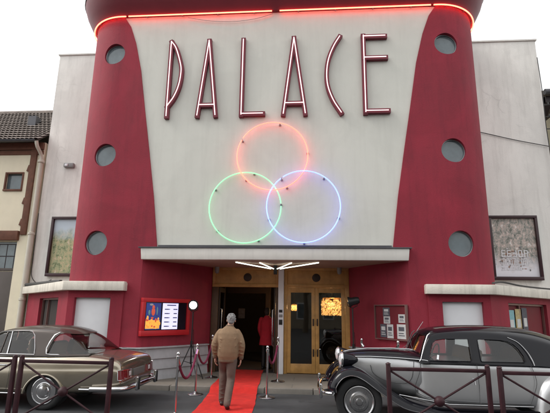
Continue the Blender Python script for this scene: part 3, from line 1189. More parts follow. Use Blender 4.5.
poster(-7.20, -5.80, 2.60, 4.47, 'poster_meadow', 'framed poster of a flowery meadow half behind the left tower')
pt = poster(6.15, 7.52, 2.60, 4.47, 'poster_wood', 'framed woodland poster with white lettering beside the right tower')
q = MB()
random.seed(3)
for row, (zz, hh, n_, xa, xb) in enumerate(((3.36, .20, 5, 6.42, 7.20), (3.12, .20, 7, 6.45, 7.15), (2.93, .10, 8, 6.40, 7.0))):
    for k in range(n_):
        xx = xa+(xb-xa)*(k+.5)/n_
        ww = (xb-xa)/n_*.68
        sw = ww*.22
        yy = 13.49-.066
        pat = random.choice([(1, 1, 0, 1, 1), (1, 0, 1, 1, 1), (0, 1, 1, 1, 0), (1, 1, 1, 0, 1)])
        if pat[0]:
            q.span(xx-ww/2, xx-ww/2+sw, yy-.003, yy, zz-hh/2, zz+hh/2)
        if pat[1]:
            q.span(xx+ww/2-sw, xx+ww/2, yy-.003, yy, zz-hh/2, zz+hh/2)
        for j, zc in ((2, zz-hh/2+sw/2), (3, zz), (4, zz+hh/2-sw/2)):
            if pat[j]:
                q.span(xx-ww/2, xx+ww/2, yy-.006, yy-.003, zc-sw/2, zc+sw/2)
q.build('lettering', MA['shutter'], pt)
q = MB()
for k in range(110):
    q.ball((random.gauss(6.82, .20), 13.4285+.001*random.random(), random.gauss(3.20, .13)), (random.uniform(.015, .05), .004, random.uniform(.012, .035)), 10, m=random.choice((0, 1, 2, 2)))
q.build('printed_figures', [MA['print_grey'], MA['print_brown'], MA['print_pale']], pt)

# wall lamp and cables on the left wing, cables and brackets on the right one
t = thing('wall_lamp', 'small grey rectangular wall light on the left side wall', 'wall lamp', (-6.9, 13.5, 6.1))
MB().span(-7.06, -6.72, 13.38, 13.497, 6.12, 6.27).build('housing', MA['lamp_grey'], t, bevel=.03)
MB().span(-7.0, -6.90, 13.35, 13.40, 6.15, 6.23).build('lens', MA['shutter'], t, bevel=.01)
def cable(pts, r, label, k=6):
    p = smooth_path(pts, k)
    o = MB().tube(p, r, 6).build('cable', MA['wiring'], origin=tuple(p[0]))
    return tag(o, label, 'cable', 'cables on the cinema walls')
cable([(-7.78, 13.36, 2.33), (-7.1, 12.75, 2.33), (-6.2, 11.8, 2.31), (-5.6, 11.15, 2.30), (-5.2, 10.8, 2.29)], .05, 'thick black cable bundle lying on the left kiosk ledge')
cable([(-7.72, 13.45, 4.6), (-7.70, 13.45, 3.2), (-7.66, 13.44, 2.6), (-7.35, 13.42, 2.36), (-7.0, 13.42, 2.5)], .012, 'thin cable dropping beside the pale downpipe to the left ledge')
cable([(4.9, 10.25, 2.31), (5.3, 10.70, 2.36), (5.9, 11.25, 2.32), (6.8, 12.3, 2.33), (7.8, 13.2, 2.33)], .022, 'black cable lying on the right kiosk ledge')
cable([(5.3, 13.46, 7.35), (6.2, 13.46, 7.12), (7.2, 13.46, 6.85), (8.16, 13.44, 6.62)], .012, 'thin cable sloping across the right side wall')
cable([(8.14, 13.42, 9.6), (8.15, 13.4, 8.4), (8.14, 13.42, 7.3), (8.15, 13.4, 6.2), (8.15, 13.4, 5.0)], .014, 'cable running down the edge of the right side wall')
for z in (8.05, 7.65, 7.25):
    t = thing('insulator_bracket', 'small iron cable bracket on the edge of the right side wall', 'bracket', (8.18, 13.6, z), 'brackets on the right wall edge')
    MB().tube([(8.16, 13.6, z), (8.42, 13.6, z)], .015, 6).lathe([(.03, 0), (.035, .05), (.02, .09)], (8.38, 13.6, z), 8).build('arm', MA['wiring'], t)

# ================================================================== neighbour house on the left
hs_ = thing('neighbour_house', 'cream house with brown timbers and a grey tiled roof left of the cinema', 'house', (-11, 13.45, 0))
HX1 = -7.80
w = MB()
w.span(-16, HX1, 13.45, 20, .1, 7.0)
w.build('wall', MA['cream_wall'], hs_, cut=[MB().span(-9.02, -8.40, 13.2, 13.62, 5.38, 5.95), MB().span(-16.2, -8.30, 13.2, 13.6, .05, 3.70)], smooth=0)
q = MB()
q.span(-9.03, -8.39, 13.42, 13.47, 5.93, 5.98)
q.span(-9.03, -8.39, 13.40, 13.47, 5.34, 5.40)
q.span(-9.03, -8.98, 13.42, 13.47, 5.40, 5.93)
q.span(-8.44, -8.39, 13.42, 13.47, 5.40, 5.93)
wf = q.build('window', MA['timber'], hs_, bevel=.005)
MB().span(-9.0, -8.42, 13.55, 13.56, 5.38, 5.95).build('pane', MA['porthole_glass'], wf)
q = MB()
q.span(-16, HX1-.02, 13.36, 13.46, 6.74, 6.98)
q.span(-16, -8.25, 13.33, 13.46, 3.72, 4.02)
q.span(-8.22, -8.02, 13.38, 13.47, 3.9, 6.76)
q.span(-16, HX1-.02, 13.40, 13.47, 6.58, 6.72)
for z in (6.1, 5.0, 4.3):
    q.box((-8.235, 13.42, z), (.09, .07, .22), m=0, rot=Matrix.Rotation(.25, 3, 'Y'))
q.build('timber', MA['timber'], hs_, bevel=.012)
q = MB()
for k in range(9):
    q.span(-16+.86*k, -16+.86*k+.85, 13.58, 13.62, .1, 2.75)
q.span(-16, -8.3, 13.57, 13.63, 2.77, 2.86)
gd = q.build('garage_door', MA['garage'], hs_, bevel=.01)
MB().span(-16, -8.302, 13.592, 13.598, 2.862, 3.69).build('glazing', MA['porthole_glass'], gd)
q = MB()
for k in range(29):
    q.span(-16.0+.27*k, -15.97+.27*k, 13.59, 13.63, 2.86, 3.62)
for z in (3.22, 3.60):
    q.span(-16, -8.3, 13.585, 13.62, z, z+.03)
q.build('glazing_bar', MA['near_black'], gd)
# tiled roof
r = MB()
tiles_x, rows_z = 62, 15
x0, x1, ya, yb, za, zb = -17.0, HX1+.02, 13.0, 16.2, 6.92, 9.35
for j in range(rows_z):
    v0, v1 = j/rows_z, (j+1.15)/rows_z
    n_ = tiles_x*6
    def fn(u, v, v0=v0, v1=v1):
        xx = x0+(x1-x0)*u
        ph = (u*tiles_x) % 1.0
        h = .035*abs(sin(pi*ph))**.7
        vv = v0+(v1-v0)*v
        lift = .05*(1-v)
        return (xx, ya+(yb-ya)*vv-h*.6-lift*.6, za+(zb-za)*vv+h*.8+lift*.8)
    r.grid(fn, n_, 1)
r.add([(x0, ya, za-.02), (x1, ya, za-.02), (x1, yb, zb-.03), (x0, yb, zb-.03)], [(0, 1, 2, 3)])
r.add([(x0, yb, zb), (x1, yb, zb), (x1, 20.2, 6.9), (x0, 20.2, 6.9)], [(0, 1, 2, 3)])
rf = r.build('roof', MA['roof_tile'], hs_, smooth=60, recalc=False)
q = MB().tube([(x0, yb, zb+.03), (x1, yb, zb+.03)], .11, 10)
q.build('ridge', MA['roof_tile'], rf)
MB().span(-9.25, -8.95, 14.45, 14.75, 8.05, 8.45).build('roof_vent', MA['flashing'], rf)
g = MB()
g.rows([[(xx, 12.98-.07*cos(a), 6.93-.07*sin(a)) for a in [pi*k/8 for k in range(9)]] for xx in (-17, HX1-.05)])
g.build('gutter', MA['flashing'], rf, solid=.008)
dp = MB()
dp.tube(smooth_path([(-7.82, 12.98, 6.88), (-7.81, 13.05, 6.72), (-7.80, 13.30, 6.5), (-7.80, 13.33, 6.2)], 4), .055, 10)
dp.tube([(-7.80, 13.33, 6.25), (-7.79, 13.33, 3.9)], .062, 12)
dp.tube([(-7.79, 13.33, 3.92), (-7.79, 13.33, .1)], .085, 12)
for z in (6.3, 3.92, 1.9):
    dp.lathe([(.09, z-.04), (.105, z-.03), (.105, z+.03), (.09, z+.04)], (-7.79, 13.33, 0), 12)
dpo = dp.build('downpipe', MA['downpipe'], hs_)

# right neighbour: the eaves of a dark roof show past the wall
rh = thing('neighbour_roof_house', 'dark slate roofed house with grey gutters past the right side wall', 'house', (12, 17, 0))
q = MB().span(9.6, 18, 15.2, 22, .1, 8.6)
q.build('wall', MA['cream_wall'], rh)
q = MB()
q.rows([[(8.75, 14.4, 8.95), (18.5, 14.4, 8.95)], [(8.75, 18.5, 11.0), (18.5, 18.5, 11.0)], [(8.75, 22.6, 8.95), (18.5, 22.6, 8.95)]])
q.build('roof', MA['roof_tile'], rh, solid=.12)
q = MB().tube([(8.72, 14.32, 8.86), (18.5, 14.32, 8.86)], .10, 10)
q.build('gutter', MA['flashing'], rh)
q = MB()
q.span(8.8, 18.4, 14.45, 14.6, 8.55, 8.78)
q.add([(8.8, 14.5, 8.55), (8.8, 15.2, 7.95), (8.8, 15.2, 8.8), (8.8, 14.5, 8.8), (9.0, 14.5, 8.55), (9.0, 15.2, 7.95), (9.0, 15.2, 8.8), (9.0, 14.5, 8.8)], [(0, 1, 2, 3), (7, 6, 5, 4), (0, 4, 5, 1), (1, 5, 6, 2), (2, 6, 7, 3), (3, 7, 4, 0)])
q.build('eaves', MA['near_black'], rh)
#END_SETTING

# ================================================================== red carpet
cang = radians(3.6)
ca = Matrix.Rotation(cang, 3, 'Z')
def carpet_pt(u, y):
    """u across (-.5...5), y along; the strip runs from the street over the kerb to the doors"""
    yy = y
    zz = .006
    if yy > 9.68:
        zz = .006 + .106*min(1, (yy-9.68)/.13)
    zz += .0035*sin(yy*5.3+u*3)*(.5+u) + .004*sin(yy*2.1)
    zz += .006*max(0, sin(yy*7.7+u*2.2))**6 if yy < 9.6 else 0
    return (-.52 + u*.98 - (yy-8)*.063 + .010*sin(yy*3.1)*(1 if u > 0 else .7) + .004*sin(yy*11), yy, zz+.004)
c = MB()
c.grid(lambda u, v: carpet_pt(u-.5, 6.2+(12.6-6.2)*v), 8, 160)
tag(c.build('carpet', MA['red_carpet'], solid=.008, origin=(-.55, 9, 0), recalc=False), 'long red carpet running from the street to the open doors', 'carpet')

# ================================================================== crowd posts and ropes
def stanchion(x, y, z, label, src=None):
    if src:
        return dup(src, (x, y, z), label)
    t = thing('rope_stanchion', label, 'barrier post', (x, y, z), 'chrome rope posts by the carpet')
    b = MB().lathe([(.0, 0), (.155, 0), (.16, .012), (.15, .022), (.07, .036), (.035, .05), (.022, .06)], (x, y, z), 28)
    b.build('base', MA['steel'], t)
    MB().lathe([(.019, .05), (.019, .90)], (x, y, z), 16).build('post', MA['chrome'], t)
    MB().lathe([(.019, .86), (.032, .865), (.032, .91), (.022, .92), (.03, .95), (.018, .975), (.0, .98)], (x, y, z), 16).build('cap', MA['chrome'], t)
    return t


P_L = [(-1.22, 7.60, 0), (-1.37, 9.50, 0), (-1.40, 11.1, .1)]
P_R = [(.09, 9.35, 0), (.20, 10.75, .1)]
P_X = [(2.10, 10.75, .1), (2.78, 10.05, .1)]
st0 = stanchion(*P_L[0], 'chrome rope post standing in the road nearest the camera left of the carpet')
stanchion(*P_L[1], 'chrome rope post left of the carpet, middle of the left row', st0)
stanchion(*P_L[2], 'chrome rope post behind the man beside the left doorway', st0)
stanchion(*P_R[0], 'chrome rope post on the right edge of the carpet in the road', st0)
stanchion(*P_R[1], 'chrome rope post on the pavement beside the white column', st0)
stanchion(*P_X[0], 'chrome rope post behind the black bonnet next to the oak doors', st0)
stanchion(*P_X[1], 'chrome rope post behind the bonnet below the notice case', st0)
def rope(a, b, sag, label):
    A, B = Vector((a[0], a[1], a[2]+.87)), Vector((b[0], b[1], b[2]+.87))
    t = thing('rope', label, 'rope', tuple(A), 'maroon velvet ropes')
    pts = []
    for k in range(17):
        u = k/16
        p = A.lerp(B, u)
        p.z -= sag*4*u*(1-u)
        pts.append(p)
    MB().tube(pts, .022, 8).build('cord', MA['rope'], t)
    q = MB()
    q.tube([pts[0], pts[1]], .028, 8)
    q.build('end_hook', MA['chrome'], t)
    MB().tube([pts[-2], pts[-1]], .028, 8).build('end_hook', MA['chrome'], t)
rope(P_L[0], P_L[1], .42, 'maroon rope sagging between the two nearest posts left of the carpet')
rope(P_L[1], P_L[2], .40, 'maroon rope sagging between the middle and far posts left of the carpet')
rope(P_R[0], P_R[1], .34, 'maroon rope hanging between the two posts right of the carpet')
rope(P_X[0], P_X[1], .30, 'maroon rope hanging behind the black car bonnet')

# ================================================================== tripod lamps
def tripod_lamp(x, y, z, zh, aim, label, lit):
    t = thing('tripod_lamp', label, 'spotlight', (x, y, z), 'spotlights on tripods by the entrance')
    MB().tube([(x, y, z+.32), (x, y, zh-.16)], .016, 8).build('pole', MA['black'], t)
    for k in range(3):
        a = radians(100+120*k)
        q = MB().tube([(x, y, z+.78), (x+.36*cos(a), y+.36*sin(a), z+.015)], .013, 6)
        q.tube([(x, y, z+.34), (x+.19*cos(a), y+.19*sin(a), z+.40)], .008, 6)
        q.build('leg', MA['black'], t)
    MB().lathe([(.03, z+.74), (.03, z+.84)], (x, y, 0), 10).build('collar', MA['black'], t)
    d = Vector(aim).normalized()
    rot = d.to_track_quat('Z', 'Y').to_matrix()
    h = MB()
    h.lathe([(.0, -.17), (.06, -.165), (.085, -.12), (.095, .02), (.125, .07), (.125, .09)], (0, 0, 0), 24)
    h.v = [tuple(rot @ Vector(v)+Vector((x, y, zh))) for v in h.v]
    hd = h.build('lamp_head', MA['black'], t)
    g = MB()
    g.lathe([(.0, .108), (.06, .105), (.088, .0935)], (0, 0, 0), 24)
    g.v = [tuple(rot @ Vector(v)+Vector((x, y, zh))) for v in g.v]
    g.build('lens', MA['spot'] if lit else MA['lens'], hd)
    MB().tube([(x-.11, y, zh), (x-.11, y, zh-.10), (x, y, zh-.16), (x+.11, y, zh-.10), (x+.11, y, zh)], .009, 6).build('yoke', MA['black'], t)
    MB().tube([(x+.03, y+.02, z+1.1), (x+.05, y+.02, z+.6), (x+.10, y+.1, z+.1), (x+.2, y+.3, z+.01)], .007, 5).build('cable', MA['black'], t)
tripod_lamp(-1.86, 10.9, .1, 1.765, (.16, -1, -.02), 'lit round spotlight on a black tripod at the left of the entrance', True)
tripod_lamp(1.93, 10.95, .1, 1.90, (-1, .18, -.22), 'black spotlight on a tripod turned towards the oak doors', False)

# ================================================================== street barriers
def barrier(x0, x1, y, label):
    t = thing('street_barrier', label, 'barrier', ((x0+x1)/2, y, 0), 'maroon street barriers along the pavement edge')
    for x in (x0, x1):
        q = MB().span(x-.025, x+.025, y-.025, y+.025, 0, 1.035)
        q.lathe([(.036, 1.036), (.036, 1.048), (.012, 1.06)], (x, y, 0), 4)
        q.build('post', MA['barrier'], t, bevel=.006)
    MB().span(x0+.026, x1-.026, y-.022, y+.022, .965, 1.005).build('top_rail', MA['barrier'], t, bevel=.006)
    MB().span(x0+.026, x1-.026, y-.018, y+.018, .26, .295).build('bottom_rail', MA['barrier'], t, bevel=.006)
    xm, zm = (x0+x1)/2, .63
    for a, b in (((x0+.026, y, .96), (xm-.04, y, zm+.024)), ((x1-.026, y, .96), (xm+.04, y, zm+.024)), ((x0+.026, y, .30), (xm-.04, y, zm-.024)), ((x1-.026, y, .30), (xm+.04, y, zm-.024))):
        MB().tube([a, b], .0125, 8).build('brace', MA['barrier'], t)
    MB().ball((xm, y, zm), .062, 20).build('boss', MA['barrier'], t)


barrier(-4.00, -2.84, 5.80, 'maroon cross braced street barrier cut off at the far left')
barrier(-2.745, -1.56, 5.80, 'maroon cross braced street barrier before the rear wheel of the champagne car')
barrier(1.89, 3.06, 5.88, 'maroon cross braced street barrier before the front door of the black car')
barrier(3.145, 4.32, 5.74, 'maroon cross braced street barrier cut off at the far right')

# ================================================================== wheels
def wheel(parent, x, y, side, r, w, kind):
    """side -1: outer face towards -Y. Sub-parts hubcap and rim under the tyre"""
    s = side
    z = r-.004
    ty = MB().lathe([(r*.63, .10*w), (r*.70, -.42*w), (r*.84, -.52*w), (r*.95, -.48*w), (r, -.36*w), (r*1.005, 0), (r, .36*w), (r*.95, .48*w), (r*.7, .5*w), (r*.5, .4*w)], (x, y, z), 40, axis='y')
    if s > 0:
        ty.v = [(a, 2*y-b, c_) for a, b, c_ in ty.v]
    t = ty.build('wheel', MA['rubber'], parent, smooth=50)
    k = s*w
    if kind == 'coupe':
        pr = [(r*.70, .42*k), (r*.69, .46*k), (r*.655, .47*k), (r*.63, .36*k), (r*.60, .36*k), (r*.56, .47*k), (r*.40, .50*k), (r*.38, .46*k), (r*.30, .46*k), (r*.27, .52*k), (r*.12, .56*k), (0, .57*k)]
    else:
        pr = [(r*.66, .40*k), (r*.655, .46*k), (r*.62, .48*k), (r*.56, .38*k), (r*.42, .40*k), (r*.38, .50*k), (r*.28, .55*k), (r*.26, .50*k), (r*.16, .52*k), (r*.12, .68*k), (0, .70*k)]
    if kind == 'coupe':
        MB().lathe([(r*.70, .42*k), (r*.695, .47*k), (r*.665, .485*k), (r*.64, .40*k)], (x, y, z), 40, axis='y').build('trim_ring', MA['chrome'], t, smooth=50)
        q_ = MB().lathe([(r*.645, .36*k), (r*.60, .30*k), (r*.50, .36*k), (r*.44, .38*k)], (x, y, z), 40, axis='y')
        q_.build('rim', MA['wheel_dark'], t, smooth=40)
        pr = [(r*.46, .37*k), (r*.45, .43*k), (r*.42, .45*k), (r*.40, .43*k), (r*.30, .45*k), (r*.27, .52*k), (r*.15, .56*k), (0, .57*k)]
    MB().lathe(pr, (x, y, z), 40, axis='y').build('hubcap', MA['chrome' if kind == 'coupe' else 'steel'], t, smooth=30)
    return t


def section_loft(st, half):
    """st: list of stations; half(st) -> half section [(y,z)...] from the centre line bottom round to the top centre. Full mirrored rows."""
    rows = []
    for s_ in st:
        h = half(s_)
        full = [(s_[0], -y, z) for y, z in h] + [(s_[0], y, z) for y, z in reversed(h)]
        out = []
        for p in full:
            if not out or (Vector(p)-Vector(out[-1])).length > 1e-6:
                out.append(p)
            else:
                out.append(p)
        rows.append(out)
    return rows


def shift(m, ox, oy):
    m.v = [(x+ox, y+oy, z) for x, y, z in m.v]
    return m


# ================================================================== champagne coupe (faces left)
OX, OY = -4.30, 8.50
coupe = thing('parked_car', 'champagne classic coupe with a dark brown roof parked at the left of the carpet', 'car', (OX, OY, 0), 'classic cars parked before the cinema')
#   x, halfwidth, zbottom, zside(top of flank), zshoulder, ztop
CS = [(-2.20, .60, .34, .56, .60, .62), (-2.12, .72, .30, .66, .70, .715), (-1.9, .80, .26, .715, .77, .79), (-1.3, .845, .23, .745, .81, .85), (-.75, .85, .22, .755, .83, .875), (0, .85, .22, .76, .845, .87),
      (.8, .85, .22, .765, .85, .87), (1.2, .845, .235, .77, .855, .90), (1.6, .83, .255, .775, .845, .885), (1.9, .815, .28, .775, .82, .845), (2.02, .80, .30, .755, .785, .80), (2.075, .785, .34, .69, .72, .735), (2.09, .76, .37, .58, .60, .61)]
def chalf(s_):
    x, w, zb, zs, zh, zt = s_
    zc = zb+(zs-zb)*.72
    return [(0, zb), (w*.7, zb), (w*.95, zb+.03), (w*.995, zb+(zs-zb)*.38), (w*1.0, zc), (w*.978, zc+.022), (w*.965, zs-.012), (w*.93, zs+.012), (w*.885, zh), (w*.62, zt), (0, zt+.012)]
m = MB()
rows = section_loft(CS, chalf)
m.rows(rows, closed=True, caps=True)
shift(m, OX, OY)
RH, FH = .80, -1.76
arch = [shift(MB().lathe([(.345, -1.2), (.345, -.30)], (x, 0, .215), 48, axis='y'), OX, OY) for x in (RH, FH)] + [shift(MB().lathe([(.345, .30), (.345, 1.2)], (x, 0, .215), 48, axis='y'), OX, OY) for x in (RH, FH)]
body = m.build('body', MA['merc_paint'], coupe, sub=2, cut=arch, smooth=35)
for sy in (-1, 1):
    for x in (RH, FH):
        q = MB()
        q.tube([(x+.349*cos(a), sy*.845, .215+.349*sin(a)) for a in [pi*(.04+.92*k/24) for k in range(25)]], .016, 8)
        shift(q, OX, OY).build('arch_lip', MA['merc_paint'], body)
    # chrome side strip, sill strip, belt trim
    for nm, z_, x0, x1, r_ in (('sill_strip', .262, -1.35, .42, .012), ('flank_trim', .345, 1.42, 2.06, .017)):
        q = MB()
        yy = .846 if nm == 'sill_strip' else .835
        q.tube([(x0+(x1-x0)*k/8, sy*(yy-(.03*(k/8)**2 if nm == 'flank_trim' else 0)), z_) for k in range(9)], r_, 6)
        shift(q, OX, OY).build(nm, MA['chrome'], body)
    # door shut line and handle
    q = MB()
    q.tube([(.16, sy*.853, .27), (.18, sy*.857, .45), (.18, sy*.857, .60), (.17, sy*.83, .74)], .0035, 4)
    q.tube([(-.98, sy*.853, .27), (-.98, sy*.857, .45), (-.98, sy*.857, .60), (-.98, sy*.83, .74)], .0035, 4)
    shift(q, OX, OY).build('door_seam', MA['groove'], body)
    q = MB().tube([(-.10, sy*.838, .70), (-.08, sy*.865, .705), (.10, sy*.865, .705), (.12, sy*.838, .70)], .011, 8)
    shift(q, OX, OY).build('door_handle', MA['chrome'], body)
for sy in (-1, 1):
    for x in (RH, FH):
        wheel(coupe, OX+x, OY+sy*.735, sy, .305, .17, 'coupe')
        MB().lathe([(0, -.01), (.33, -.01), (.33, .01), (0, .01)], (OX+x, OY+sy*.55, .33), 24, axis='y').build('wheel_housing', MA['groove'], coupe)
# cabin
CAB = [(-.86, .755, .70, .845, .855, .86), (-.62, .755, .66, .845, 1.02, 1.045), (-.36, .755, .61, .845, 1.20, 1.235), (-.15, .755, .595, .845, 1.265, 1.315), (.2, .755, .595, .845, 1.285, 1.345), (.55, .75, .59, .85, 1.28, 1.345), (.85, .745, .59, .85, 1.255, 1.32), (1.08, .735, .60, .855, 1.17, 1.235), (1.28, .715, .62, .86, 1.03, 1.075), (1.46, .69, .64, .865, .90, .92)]
def kab(s_):
    x, yb, yt, zb, zr, zc = s_
    return [(yb, zb), (yb*.9+yt*.1, zb+(zr-zb)*.12), (yt*.55+yb*.45, zb+(zr-zb)*.5), (yt*.9+yb*.1, zb+(zr-zb)*.9), (yt*.96, zr), (yt*.72, zr*.45+zc*.55), (yt*.35, zc-.006), (0, zc)]
rows = section_loft(CAB, kab)
m = shift(MB().rows(rows), OX, OY)
def sideprism(poly):
    return shift(MB().prism(poly, -1.1, 1.1, axis='y'), OX, OY)
w_front = [(-.60, .875), (-.12, .875), (-.12, 1.235), (-.20, 1.225), (-.36, 1.12), (-.58, .905)]
w_door = [(-.105, .875), (.02, .875), (-.035, 1.245), (-.105, 1.24)]
w_rear = [(.035, .875), (.515, .875), (.49, .96), (.40, 1.17), (.34, 1.232), (.28, 1.245), (-.018, 1.245)]
w_back = [(.72, .885), (1.9, .885), (1.9, 1.24), (1.02, 1.24), (.86, 1.235), (.79, 1.19), (.745, 1.09), (.725, .98)]
w_scr = [(-1.2, .885), (-.70, .885), (-.28, 1.225), (-.28, 1.5), (-1.2, 1.5)]
cuts = [sideprism(p) for p in (w_front, w_door, w_rear)]
cuts.append(shift(MB().prism([(-.66, .885), (.66, .885), (.555, 1.235), (-.555, 1.235)], -1.2, -.2, axis='x'), OX, OY))
cuts.append(sideprism([(.73, .885), (1.9, .885), (1.9, 1.05), (1.16, 1.19), (.92, 1.222), (.84, 1.20), (.78, 1.13), (.745, 1.02)]))
cab = m.build('roof', MA['merc_roof'], coupe, sub=2, solid=.028, cut=cuts, smooth=35)
# rear window header is a second cut so the glass wraps the back
m = MB()
rg = [[(x, y*.985, z-.012) for x, y, z in r] for r in rows]
shift(m.rows(rg), OX, OY).build('window_glass', MA['car_glass'], cab, sub=2, smooth=60)
def outline(poly, yfun, r_, nm, sy, par):
    q = MB()
    q.tube([(x, sy*yfun(x, z), z) for x, z in poly], r_, 6, closed=True)
    shift(q, OX, OY).build(nm, MA['chrome'], par, smooth=60)
def y_cab(x, z):
    k = max(0, min(1, (z-.85)/(1.25-.85)))
    return .757+(.588-.757)*k + .010*sin(pi*k)
for sy in (-1, 1):
    outline([(-.60, .872), (.52, .872), (.495, .97), (.41, 1.18), (.345, 1.242), (.28, 1.252), (-.20, 1.236), (-.37, 1.13)], y_cab, .0085, 'window_trim', sy, cab)
    q = MB().tube([(.027, sy*y_cab(0, .875), .875), (-.026, sy*y_cab(0, 1.245), 1.245)], .009, 6)
    shift(q, OX, OY).build('window_post', MA['chrome'], cab)
    q = MB().tube([(1.15, sy*.705, .875), (.80, sy*.735, .874), (.73, sy*.747, .885), (.725, sy*.742, .98), (.745, sy*.70, 1.08), (.79, sy*.645, 1.19), (.86, sy*.60, 1.235)], .011, 6)
    shift(q, OX, OY).build('rear_window_trim', MA['chrome'], cab)
# interior
for x, nm in ((-.35, 'front_seat'), (.42, 'rear_seat')):
    for yy in (-.36, .36):
        q = MB().box((x, yy, .70), (.50, .56, .20))
        q.box((x+.25, yy, .86), (.14, .54, .44), rot=Matrix.Rotation(radians(14), 3, 'Y'))
        shift(q, OX, OY).build(nm, MA['seat_leather'], coupe, bevel=.05)
q = MB().tube([(-.60+.02*cos(a), -.36+.19*cos(a), .93+.17*sin(a)) for a in [2*pi*k/24 for k in range(24)]], .012, 6, closed=True)
shift(q, OX, OY).build('steering_wheel', MA['seat_dark'], coupe)
q = MB().span(-.82, -.60, -.66, .66, .74, .885)
shift(q, OX, OY).build('dashboard', MA['seat_dark'], coupe, bevel=.03)
# rear end: lamps, bumper, plate, star-less lid handle
for sy in (-1, 1):
    q = MB()
    q.rows([[(2.055-.0, sy*.80, .50), (2.045, sy*.80, .645)], [(2.10, sy*.775, .50), (2.085, sy*.775, .645)], [(2.122, sy*.70, .505), (2.108, sy*.70, .64)], [(2.124, sy*.42, .51), (2.11, sy*.42, .625)], [(2.09, sy*.40, .51), (2.08, sy*.40, .625)]])
    lm = shift(q, OX, OY).build('tail_lamp', MA['tail_red'], coupe, smooth=50, solid=.01)
    q = MB().tube([(2.05, sy*.803, .495), (2.106, sy*.778, .495), (2.13, sy*.70, .50), (2.13, sy*.41, .505), (2.118, sy*.40, .63), (2.115, sy*.70, .648), (2.092, sy*.778, .652), (2.04, sy*.80, .652)], .006, 6, closed=True)
    shift(q, OX, OY).build('bezel', MA['chrome'], lm)
    q = MB().box((2.128, sy*.47, .575), (.02, .08, .08))
    shift(q, OX, OY).build('reverse_lens', MA['lens'], lm, bevel=.01)
q = MB()
q.box((2.10, 0, .56), (.04, .52, .12))
shift(q, OX, OY).build('number_plate', MA['plate'], coupe, bevel=.008)
q = MB()
pth = smooth_path([(1.62, -.845, .355), (1.92, -.845, .36), (2.12, -.80, .365), (2.20, -.60, .37), (2.23, 0, .372), (2.20, .60, .37), (2.12, .80, .365), (1.92, .845, .36), (1.62, .845, .355)], 6)
q.tube(pth, .055, 12, sy=.8)
bmp = shift(q, OX, OY).build('rear_bumper', MA['chrome'], coupe)
for yy in (-.46, .46):
    q = MB().box((2.265, yy, .41), (.06, .07, .23))
    shift(q, OX, OY).build('overrider', MA['chrome'], bmp, bevel=.022)
    q = MB().box((2.30, yy, .41), (.02, .045, .20))
    shift(q, OX, OY).build('rubber_pad', MA['rubber'], bmp, bevel=.008)
q = MB()
pth = smooth_path([(-1.7, -.85, .35), (-2.05, -.82, .36), (-2.27, -.6, .37), (-2.31, 0, .37), (-2.27, .6, .37), (-2.05, .82, .36), (-1.7, .85, .35)], 6)
q.tube(pth, .055, 12, sy=.8)
shift(q, OX, OY).build('front_bumper', MA['chrome'], coupe)
for sy in (-1, 1):
    q = MB().lathe([(0, -.05), (.09, -.035), (.115, 0), (.115, .06)], (-2.13, sy*.62, .60), 20, axis='x')
    q.v = [(x, y, .60+(z-.60)*1.3) for x, y, z in q.v]
    shift(q, OX, OY).build('headlight', MA['lens'], coupe)
q = MB().box((-2.20, 0, .56), (.08, .50, .30))
for k in range(9):
    q.box((-2.245, -.2+.05*k, .56), (.01, .008, .26))
shift(q, OX, OY).build('grille', MA['chrome'], coupe, bevel=.015)
q = MB()
q.tube([(1.50, -.62, .905), (1.86, -.63, .868), (1.985, -.62, .835)], .003, 4)
q.tube([(1.50, .62, .905), (1.86, .63, .868), (1.985, .62, .835)], .003, 4)
shift(q, OX, OY).build('boot_seam', MA['groove'], body)

# ================================================================== black and silver saloon of the thirties (faces left)
OX, OY = 3.30, 8.10
sal = thing('parked_car', 'black and silver vintage saloon with separate headlamps parked at the right of the carpet', 'car', (OX, OY, 0), 'classic cars parked before the cinema')
def cs(m_):
    return shift(m_, OX, OY)
# tub
TB = [(-.80, .50, .40, .93, .95), (-.60, .60, .32, .925, .95), (-.40, .655, .29, .915, .94), (0, .685, .28, .91, .93), (.5, .70, .28, .905, .93), (.95, .70, .28, .905, .93), (1.35, .68, .29, .90, .935), (1.75, .64, .31, .88, .935), (2.1, .56, .36, .80, .88), (2.36, .43, .44, .66, .74), (2.44, .30, .48, .56, .60)]
def thalf(s_):
    x, w, zb, zs, zt = s_
    return [(0, zb), (w*.8, zb), (w*1.02, zb+.03), (w*1.045, zb+.16), (w*1.03, zb+(zs-zb)*.55), (w*1.0, zs-.04), (w*.97, zs), (w*.7, zt), (0, zt+.01)]
m = MB()
m.rows(section_loft(TB, thalf), closed=True, caps=True)
tub = cs(m).build('body', MA['cit_silver'], sal, sub=2, smooth=50)
# bonnet: silver sides and black top
HB = [(-1.83, .235, .50, .92, .985), (-1.70, .27, .46, .94, 1.02), (-1.40, .36, .40, .955, 1.055), (-1.0, .48, .34, .955, 1.065), (-.70, .585, .31, .945, 1.055), (-.60, .615, .30, .94, 1.04)]
m = MB()
m.rows([[(x, -w*.9, zb), (x, -w*1.06, zb+(zs-zb)*.5), (x, -w, zs), (x, -w*.96, zs+.012), (x, w*.96, zs+.012), (x, w, zs), (x, w*1.06, zb+(zs-zb)*.5), (x, w*.9, zb)] for x, w, zb, zs, zt in HB], closed=True, caps=True)
bon = cs(m).build('bonnet_side', MA['cit_silver'], sal, sub=1, smooth=50)
m = MB()
m.rows([[(x, -w*1.005, zs+.002), (x, -w*.985, zs+(zt-zs)*.35), (x, -w*.72, zs+(zt-zs)*.82), (x, -w*.3, zt), (x, w*.3, zt), (x, w*.72, zs+(zt-zs)*.82), (x, w*.985, zs+(zt-zs)*.35), (x, w*1.005, zs+.002)] for x, w, zb, zs, zt in HB])
